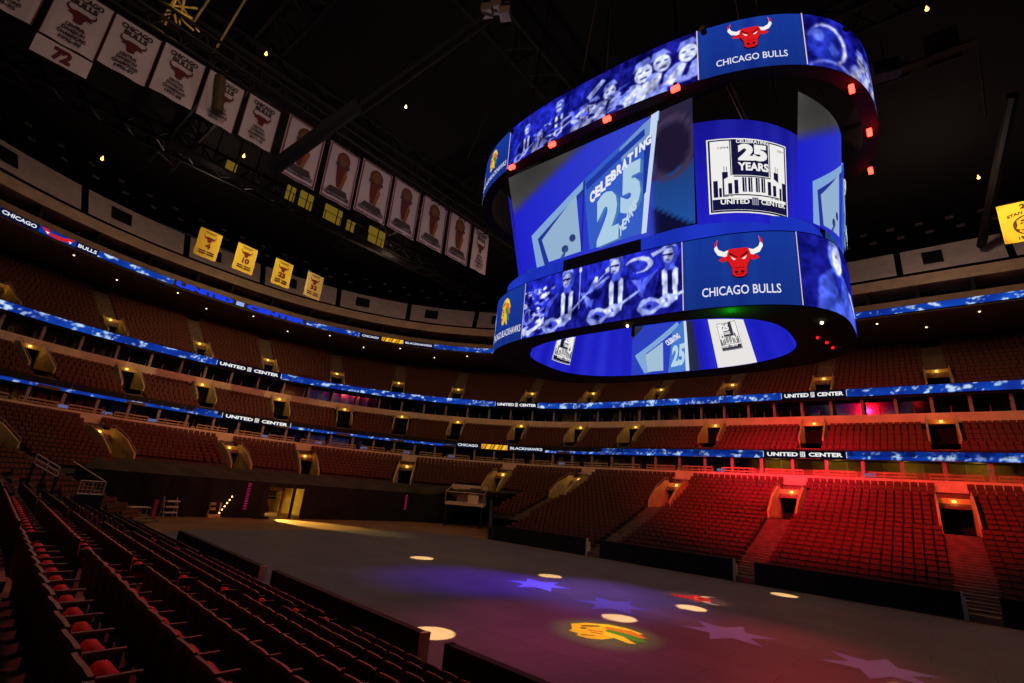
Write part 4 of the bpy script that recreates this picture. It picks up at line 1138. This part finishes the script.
# banners ---------------------------------------------------------------------------
WH = (196, 180, 178); DR = (92, 24, 34); BK = (52, 40, 44)
def banner_pn(root, W, H):
    def P(u, v, off): return ((u-.5)*W, -off+.04*sin(u*11+root.location.y)*(1-v), (v-1)*H)
    return Panel(P, W, H)
BX, BZ = -20., 26.6
def white_banner(y, W, H, kind, label, years='', ext=False, x=BX, z=BZ):
    # its face looks towards +x; u runs along +y?  seen from the camera left = -y
    t = thing('championship_banner', label, 'banner', (x, y, z), PI/2, 'white banners hung in one row')
    pn = banner_pn(t, W, H)
    pn.grid('cloth', 10, 6, lambda u, v: WH, t, PRINT)
    it = [('p', rect(0, 0, .02, 1), DR), ('p', rect(.98, 0, 1, 1), DR)]
    if kind == 'division':
        it += [('t', 'CHICAGO', .5, .845, .085, BK, dict(bold=.06, fit=.66)), ('t', 'BULLS', .5, .735, .085, BK, dict(bold=.06, fit=.50))]+bull(.5, .57, .50, .26, DR)
        for i, s in enumerate(('CENTRAL', 'DIVISION', 'CHAMPIONS', years)): it.append(('t', s, .5, .33-.085*i, .058, BK, dict(bold=.04, fit=(.36, .42, .52, .40)[i])))
    else:
        PK = (120, 62, 72)
        it = [('p', rect(.02, .01, .98, .035), PK), ('p', rect(.02, .965, .98, .99), PK), ('p', rect(.02, .01, .06, .99), PK), ('p', rect(.94, .01, .98, .99), PK),
              ('p', ell(.5, .77, .21, .15, 16), (96, 56, 34)), ('p', ell(.5, .77, .15, .10, 14), (120, 74, 40)), ('p', [(.33, .66), (.67, .66), (.63, .40), (.57, .26), (.43, .26), (.37, .40)], (100, 34, 34)),
              ('p', [(.60, .62), (.70, .52), (.60, .24), (.52, .24)], (140, 88, 44)), ('p', rect(.28, .64, .40, .70), (60, 52, 62)), ('p', rect(.60, .64, .72, .70), (60, 52, 62)),
              ('p', [(.24, .24), (.76, .24), (.84, .15), (.16, .15)], (62, 52, 52)), ('p', rect(.12, .08, .88, .14), (70, 60, 60)), ('t', 'WORLD CHAMPIONS', .5, .09, .035, (150, 138, 134), dict(bold=.03))]
    pn.art('print', it, t, PRINT, du=.25, lift=.012)
    if ext:
        def P2_(u, v, off): return ((u-.5)*W, -off, -H-.12+(v-1)*1.0)
        p2 = Panel(P2_, W, 1.0); e = p2.grid('record_strip', 6, 2, lambda u, v: WH, t, PRINT)
        p2.art('record_number', [('t', '72', .5, .2, .6, DR, dict(bold=.07, fit=.34))], e, PRINT, lift=.012)
    m = MB(); m.tube((-W/2, 0, .03), (W/2, 0, .03), .04); m.build('hanging_bar', M_STEEL, t)
    return t
BAN = [(-25.6, -23.4, 22.95, 26.2), (-23.15, -21.05, 22.9, 26.2), (-21.0, -18.9, 23.05, 26.2), (-18.78, -16.7, 23.2, 26.35), (-16.5, -14.48, 23.2, 26.4), (-14.2, -12.2, 23.35, 26.5),
       (-11.65, -9.0, 22.45, 26.85), (-8.6, -6.2, 22.45, 26.85), (-5.95, -3.25, 22.7, 27.1), (-3.0, -.4, 22.8, 27.25), (-.05, 2.65, 23.0, 27.4), (3.0, 5.7, 23.15, 27.55), (6.1, 8.15, 23.25, 27.5)]
names = [('division', '1994-95', 'white division banner partly cut off at the top left corner', False), ('division', '1995-96', 'white division banner with a separate strip below reading 72', True), ('division', '1996-97', 'white division banner just right of the one with the 72 strip', False),
         ('division', '1997-98', 'white division banner, second one right of the 72 strip', False), ('division', '2010-11', 'white division banner with a dark drum shape hanging before it', False), ('division', '2011-12', 'white division banner directly left of the first trophy banner', False)]
for i, (y0, y1, z0, z1) in enumerate(BAN):
    if i < 6: k, yr, lb, ex = names[i]
    elif i < 12: k, yr, ex = 'trophy', '', False; lb = 'white trophy banner with pink border, ' + ('half hidden by a dark slanted beam', 'second from the slanted beam', 'third from the slanted beam', 'fourth from the slanted beam', 'second from the right end of trophies', 'last trophy one towards the scoreboard')[i-6]
    else: k, yr, ex, lb = 'division', '1990-91', False, 'white bull banner at the row end, partly behind the scoreboard'
    white_banner((y0+y1)/2, y1-y0, z1-z0, k, lb, yr, ex, BX, z1)
m = MB(); m.tube((0, 0, 0), (.0, 0, -2.1), .3, 10); o = m.build('hanging_drum', mat('drum_brown', (70, 56, 34), .7, noise_scale=3)); o.location = (-19.2, -16.05, 25.7); o.rotation_euler = (.2, .1, 0); tag(o, 'brown drum shaped fixture hanging before a white banner', 'hanging fixture')
YE = (214, 186, 66)
def yellow_banner(x, y, z, rz, W, H, num, label, kind):
    t = thing('retired_number_banner', label, 'banner', (x, y, z), rz, 'yellow banners with retired numbers')
    pn = banner_pn(t, W, H); pn.grid('cloth', 8, 6, lambda u, v: YE if num != '33' else (206, 184, 130), t, PRINT)
    K = (60, 30, 16); Rr = (110, 22, 20)
    if kind == 'bull':
        it = [('p', rect(.24, .90, .76, .93), K), ('p', rect(.3, .86, .7, .88), K)]+bull(.5, .68, .5, .26, Rr)+[('t', num, .5, .34, .17, Rr, dict(bold=.06, sx=1.15))]
        for i in range(2): it += [('p', rect(.16, .20-.08*i, .46, .24-.08*i), K), ('p', rect(.52, .20-.08*i, .84, .24-.08*i), K)]
    else:
        it = [('t', num, .5, .82, .11, K, dict(bold=.05, sx=1.2)), ('t', 'STAN  MIKITA', .5, .69, .07, K, dict(bold=.03, fit=.72, arc=-.2)), ('t', '1958-1980', .5, .06, .075, K, dict(bold=.03, fit=.5)),
              ('p', ell(.5, .40, .29, .25, 24), (70, 40, 24))]+hawk(.5, .40, .5, .44)
    pn.art('print', it, t, PRINT, du=.3, lift=.012)
    m = MB(); m.tube((-W/2, 0, .02), (W/2, 0, .02), .03); m.build('hanging_bar', M_STEEL, t)
for y, num in ((-8.05, '4'), (-4.4, '10'), (-.35, '23'), (3.5, '33')): yellow_banner(-43.6, y, 26.95, PI/2+.08, 2.15, 3.0, num, 'yellow retired number banner reading '+num, 'bull')
yellow_banner(17.4, 24, 27.05, 0, 2.9, 3.1, '21', 'bright yellow banner reading 21 at the right edge', 'hawk')

# roof steel -------------------------------------------------------------------------
def truss(name, a, b, d, r=.12, n=10):
    a = Vector(a); b = Vector(b); m = MB(); t = (b-a).normalized(); w = t.cross(Vector((0, 0, 1))).normalized()*d*.5; h = Vector((0, 0, d))
    c = [(a+w, b+w), (a-w, b-w), (a+h, b+h)]
    for p, q in c: m.tube(p, q, r)
    for i in range(n):
        k0, k1 = i/n, (i+1)/n
        for (p, q), (p2, q2) in ((c[0], c[2]), (c[1], c[2]), (c[0], c[1])):
            m.tube(p+(q-p)*k0, p2+(q2-p2)*((k0+k1)/2), r*.5, 4); m.tube(p2+(q2-p2)*((k0+k1)/2), p+(q-p)*k1, r*.5, 4)
    return structure(m.build(name, M_STEEL))
truss('ceiling_truss', (-20, -34, 27.2), (-20, 14, 27.2), 1.3, .1, 30)
truss('ceiling_truss', (-27, -40, 33), (-24, 30, 33), 2.2, .28, 26)
truss('ceiling_truss', (-48.5, -36, 35.6), (-46, 34, 35.6), 2.2, .2, 26)
truss('ceiling_truss', (-10, -44, 36), (-10, 44, 36), 2.4, .2, 30)
truss('ceiling_truss', (26, -44, 36), (26, 44, 36), 2.4, .2, 30)
truss('ceiling_truss', (-56, 12, 37.5), (56, 12, 37.5), 2.2, .2, 36)
truss('ceiling_truss', (-56, -12, 37.5), (56, -12, 37.5), 2.2, .2, 36)
m = MB(); m.tube((-17.6, -12.6, 20.9), (-12.9, -10.6, 24.6), .42, 8); m.tube((-12.9, -10.6, 24.6), (-5.6, -7.9, 29.4), .10, 6); m.tube((-12.9, -10.3, 24.2), (-5.6, -7.6, 29.0), .07, 6)
o = structure(m.build('ceiling_boom', M_BLACK))
m = MB(); m.tube((18.9, 27.5, 38.5), (17.0, 44.2, 33.2), .42, 8); structure(m.build('ceiling_brace', M_STEEL))
random.seed(3); m = MB()
for k in range(9):
    p = Vector((-23.2, -18.6, 31.2))+Vector((random.uniform(-.4, .4), random.uniform(-.4, .4), random.uniform(-.3, .3))); d = Vector((random.uniform(-1, 1), random.uniform(-1, 1), random.uniform(-.8, .8))).normalized()*random.uniform(.8, 1.7)
    m.tube(p-d, p+d, .07, 5)
m.tube((-23, -17.6, 31), (-22, -16.6, 38), .08, 5); m.tube((-23.6, -16, 30.4), (-20.5, -15.6, 35), .07, 5)
structure(m.build('ceiling_strut', M_TAN)); point('strut_light', (-21.6, -18.8, 29.6), (255, 205, 90), 60, .2)
t = thing('roof_light_cluster', 'small cluster of grey square flood lights at the end of a roof boom', 'flood light', (-5.4, -7.8, 29.2), .5)
for i, (dx, dz) in enumerate(((0, .3), (.55, -.3), (-.5, .1))):
    m = MB(); m.box((dx-.3, -.3, dz-.25), (dx+.3, .3, dz+.25)); m.build('flood_head', mat('flood_grey', (90, 84, 100), .5), t, bevel=.03)
m = MB(); m.tube((-.8, 0, .6), (.8, 0, .6), .05); m.build('mount_bar', M_STEEL, t)
# lit catwalk behind the banners
m = MB(); m.box((-42.8, -14, 33.0), (-41.6, 16, 33.15))
for y in range(-14, 17, 2): m.tube((-41.6, y, 33), (-41.6, y, 34.3), .05, 5); m.tube((-42.8, y, 33), (-42.4, y, 38), .07, 5)
m.tube((-41.6, -14, 34.2), (-41.6, 16, 34.2), .04, 5)
structure(m.build('ceiling_catwalk', M_STEEL))
for i, (y, w, h) in enumerate(((-8.1, 1.0, 1.4), (-1.6, 1.0, 2.2), (.3, 1.6, 2.4), (3.9, 2.3, 2.4), (6.5, 1.1, 1.8), (10.4, 2.5, 2.6))):
    m = MB(); m.box((-.1, -w/2, 0), (.1, w/2, h)); o = m.build('catwalk_panel', E_YEL); o.location = (-43.6, y, 33.9); tag(o, 'dim yellow lit panel on the roof catwalk, ' + ('leftmost one below a bright lamp', 'narrow one behind the first trophy banner', 'behind the second trophy banner', 'wide one under the third trophy banner', 'small one under the fourth trophy banner', 'rightmost wide one')[i], 'catwalk panel', 'yellow panels on the catwalk')
m = MB(); m.box((10, 14, 33.9), (15.6, 14.6, 34.05)); m.box((10.5, 15.5, 34.3), (12.3, 15.7, 35.6)); m.box((13.2, 15.5, 34.3), (15.0, 15.7, 37)); 
m.tube((15.6, 14.6, 33.9), (16.3, 22, 33.5), .07); structure(m.build('ceiling_bridge', mat('bridge_tan', (46, 38, 24), .7, noise_scale=1)))
t = thing('loudspeaker', 'bluish grey loudspeaker box hanging near the right of the scoreboard', 'speaker', (10.9, 12.6, 33.0), .2)
m = MB(); m.box((-.75, -.4, -.6), (.75, .4, .6)); m.build('cabinet', mat('speaker_blue_grey', (70, 74, 105), .6, noise_scale=4), t, bevel=.04)
m = MB(); m.tube((0, 0, .6), (0, 0, 3), .04); m.build('hanger', M_STEEL, t)
m = MB(); m.box((-.65, -.42, -.5), (.65, -.40, .5)); m.build('grille', M_DARK, t)
# rows of small grey fixtures above the acoustic panels
m = MB(); u = U0
while u < U1:
    for k, (o_, z_) in enumerate(((9.5, 36.2), (9.0, 37.2))):
        x, y, nx, ny = P2(u+k*.8, o_); m.fbox((x, y, z_), (-ny, nx), (nx, ny), -.35, .35, -.1, .1, -.15, .15)
    u += 2.6
structure(m.build('trim_8', mat('fixture_grey', (70, 62, 58), .7)))
# small lamps on the roof and in the soffit
for i, (p, mt, r, lb) in enumerate((((-40.8, -8.0, 34.9), E_BULB, .22, 'bright warm lamp above the leftmost yellow catwalk panel'), ((-23.9, -13., 33.2), E_BULB, .16, 'small warm lamp on the dark roof above the banners'), ((-19.6, -3.5, 33.5), E_WHITE, .16, 'small pale lamp on the dark roof between banners and scoreboard'),
        ((-22., -12.4, 26.8), E_BULB, .13, 'tiny warm lamp between the division and trophy banners'), ((13.2, 10.2, 34.2), E_BULB, .17, 'small warm lamp on the roof at the upper right'), ((5.2, 3., 34.), E_WHITE, .14, 'tiny pale lamp seen inside the upper display ring'), ((3.2, 6.5, 34.), E_BULB, .16, 'tiny warm lamp seen inside the upper display ring'),
        ((-58, -16.8, 36.2), E_BULB, .25, 'warm lamp above the left acoustic panels'), ((16.8, 35.0, 36.), E_BULB, .2, 'warm lamp above the right acoustic panels'))):
    m = MB(); m.ball((0, 0, 0), r*.62); m.tube((0, 0, r*.6), (0, 0, r*1.4), r*.2); o = m.build('roof_lamp', mt); o.location = p; tag(o, lb, 'lamp')
proto_l = None; u = -16.; i = 0
while u < 104:
    if proto_l is None:
        m = MB(); m.tube((0, 0, 0), (0, 0, -.05), .09, 10); proto_l = m.build('soffit_downlight', E_WHITE); o = proto_l
    else: o = proto_l.copy(); COL.objects.link(o)
    o.location = B(u, 11.3+(i % 2)*3.2, 26.70-(.0 if i % 2 == 0 else .06)); tag(o, 'small round pale downlight set into the soffit under the top ribbon', 'downlight', 'downlights in the upper soffit')
    u += 4.4; i += 1

# suite accents: glowing balls standing in for red reflections in the glass, lit monitors
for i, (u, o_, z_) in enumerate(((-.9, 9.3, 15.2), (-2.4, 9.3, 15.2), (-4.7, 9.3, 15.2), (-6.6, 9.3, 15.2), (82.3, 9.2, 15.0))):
    m = MB(); m.ball((0, 0, 0), .13); o = m.build('red_suite_glint', E_RED2); o.location = B(u, o_, z_); tag(o, 'small red lamp inside the suites, ' + ('leftmost of four on the far right', 'second of four on the far right', 'third of four on the far right', 'last of four on the far right', 'alone at the far left')[i], 'lamp')
mons = [91.5, 87.5, 83, 70.5, 63.5, 57.2, 51, 44.4, 27.5, 7.2, -5.6]
for i, u in enumerate(mons):
    x, y, nx, ny = P2(u, -1.55)
    t = thing('club_monitor', 'small glowing screen on the club ledge, %s counted from the left end' % ordn(i+1), 'monitor', (x, y, 8.05), math.atan2(ny, nx)-PI/2, 'small screens on the club ledge')
    m = MB(); m.box((-.45, -.03, .12), (.45, .03, .42)); m.build('screen', emat('monitor_glow', (120, 130, 190), .5), t)
    m = MB(); m.box((-.06, -.04, 0), (.06, .04, .12)); m.build('stand', M_DARK, t)

# ---------------------------------------------------------------- light
def spot(name, loc, target, rgb, power, deg, blend=.15, r=.05):
    l = bpy.data.lights.new(name, 'SPOT'); l.color = lin(rgb); l.energy = power; l.spot_size = math.radians(deg); l.spot_blend = blend; l.shadow_soft_size = r
    o = bpy.data.objects.new(name, l); o.location = loc; d = Vector(target)-Vector(loc); o.rotation_euler = d.to_track_quat('-Z', 'Y').to_euler(); COL.objects.link(o); return o
POOLS = [(-13.78, -.62), (-6.64, 2.24), (1.1, 1.76), (.26, -3.15), (2.73, 11.25), (-1.89, -10.42), (7.7, -2.77)]
for x, y in POOLS:
    low = abs(x) < 7.3 and abs(y) < 3.3
    spot('floor_pool', (x, y, 10.4 if low else 33), (x, y, 0), (255, 200, 110), 42000 if low else 420000, 7.4 if low else 2.5, .25, .02)
spot('purple_wash', (-4.5, 2, 10.4), (-7.4, -2.6, 0), (110, 20, 255), 7500, 44, 1.)
spot('violet_wash', (-5.5, 2.5, 10.4), (-2.8, .6, 0), (180, 120, 255), 5200, 52, 1.)
spot('pink_wash', (5, 2.5, 10.4), (4.6, -3.5, 0), (255, 60, 70), 3600, 70, 1.)
spot('emblem_fill_beam_b', (1.5, 3.3, 10.4), (.45, 4.45, 0), (255, 190, 150), 2600, 20, 1.)  # added beam to brighten the painted bull emblem
spot('emblem_beam', (0, -3.2, 10.4), (1.0, -5.5, 0), (205, 255, 70), 3600, 22, 1.)  # added beam to tint the painted feathered emblem yellow
spot('pink_wash_b', (-3, -2.5, 10.4), (-.8, -6.5, 0), (255, 60, 150), 2600, 50, 1.)
spot('red_stand_wash', (3, 9, 18), (2.5, 29.5, 6.), (255, 6, 30), 38000, 84, 1., .3)
spot('red_ledge_wash', (2, 8.5, 19.2), (-1, 33.2, 8), (255, 30, 75), 60000, 38, 1., .3)
spot('red_near_wash', (-9.5, -7, 19.4), (0, -20, 2), (255, 50, 50), 4500, 70, .9, .3)
spot('red_end_wash', (-11, 0, 19.4), (-52, 3, 7), (255, 60, 80), 12000, 60, 1., .3)
# unseen warm fill spots added under the roof for the dim house light
for x, y, e in ((-30, 14, 1800), (-32, -10, 1500), (-6, 18, 1800), (14, 18, 1800), (30, 14, 1500), (0, -14, 700)):
    spot('house_fill', (x, y, 33), (x*1.25, y*1.25, 0), (255, 188, 112), e*1.9, 165, .6, .8)
for y, e in ((-18, 520), (-4, 520), (8, 420)): point('banner_fill', (-10, y, 23), (255, 225, 205), e, .5)  # unseen lamps added to brighten the white banners
for x, y in ((-50, -8), (-46, 14), (-20, 34), (14, 34)): point('panel_fill', (x, y, 33), (255, 215, 190), 700, .5)  # unseen lamps added to lighten the acoustic panels
spot('banner_spot', (12, 8, 33), (17.4, 24, 25.5), (255, 225, 140), 22000, 14, .6)  # added spot, no visible source, brightens the right yellow banner
spot('banner_fill_spot_b', (-28, -6, 33), (-43.6, -2.2, 25.5), (255, 232, 160), 10000, 52, .8)  # added spot, no visible source, brightens the retired number row
spot('tunnel_beam', (-39.6, 1.0, 2.6), (-34.2, 2.6, 0), (255, 210, 100), 17000, 36, .3, .05)
for u in (2.5, -3.0, -8, -13):
    p = B(u, 1.2, 9.6); point('club_light', p, (255, 205, 80), 40, .2)
w = bpy.data.worlds.new('arena_air'); SC.world = w; w.use_nodes = True
bg = w.node_tree.nodes['Background']; bg.inputs[0].default_value = (.012, .009, .008, 1); bg.inputs[1].default_value = 1.

# ---------------------------------------------------------------- camera
cd = bpy.data.cameras.new('camera'); co = bpy.data.objects.new('camera', cd); COL.objects.link(co)
cd.sensor_width = 36; cd.lens = FPX/1024*36; cd.clip_start = .05; cd.clip_end = 400
M4 = ROT.to_4x4(); M4.translation = CAM; co.matrix_world = M4
SC.camera = co
SC.view_settings.view_transform = 'Standard'; SC.view_settings.look = 'None'; SC.view_settings.exposure = 0
SC.cycles.use_denoising = True
SC.cycles.max_bounces = 4; SC.cycles.diffuse_bounces = 2
SC.cycles.sample_clamp_indirect = 4
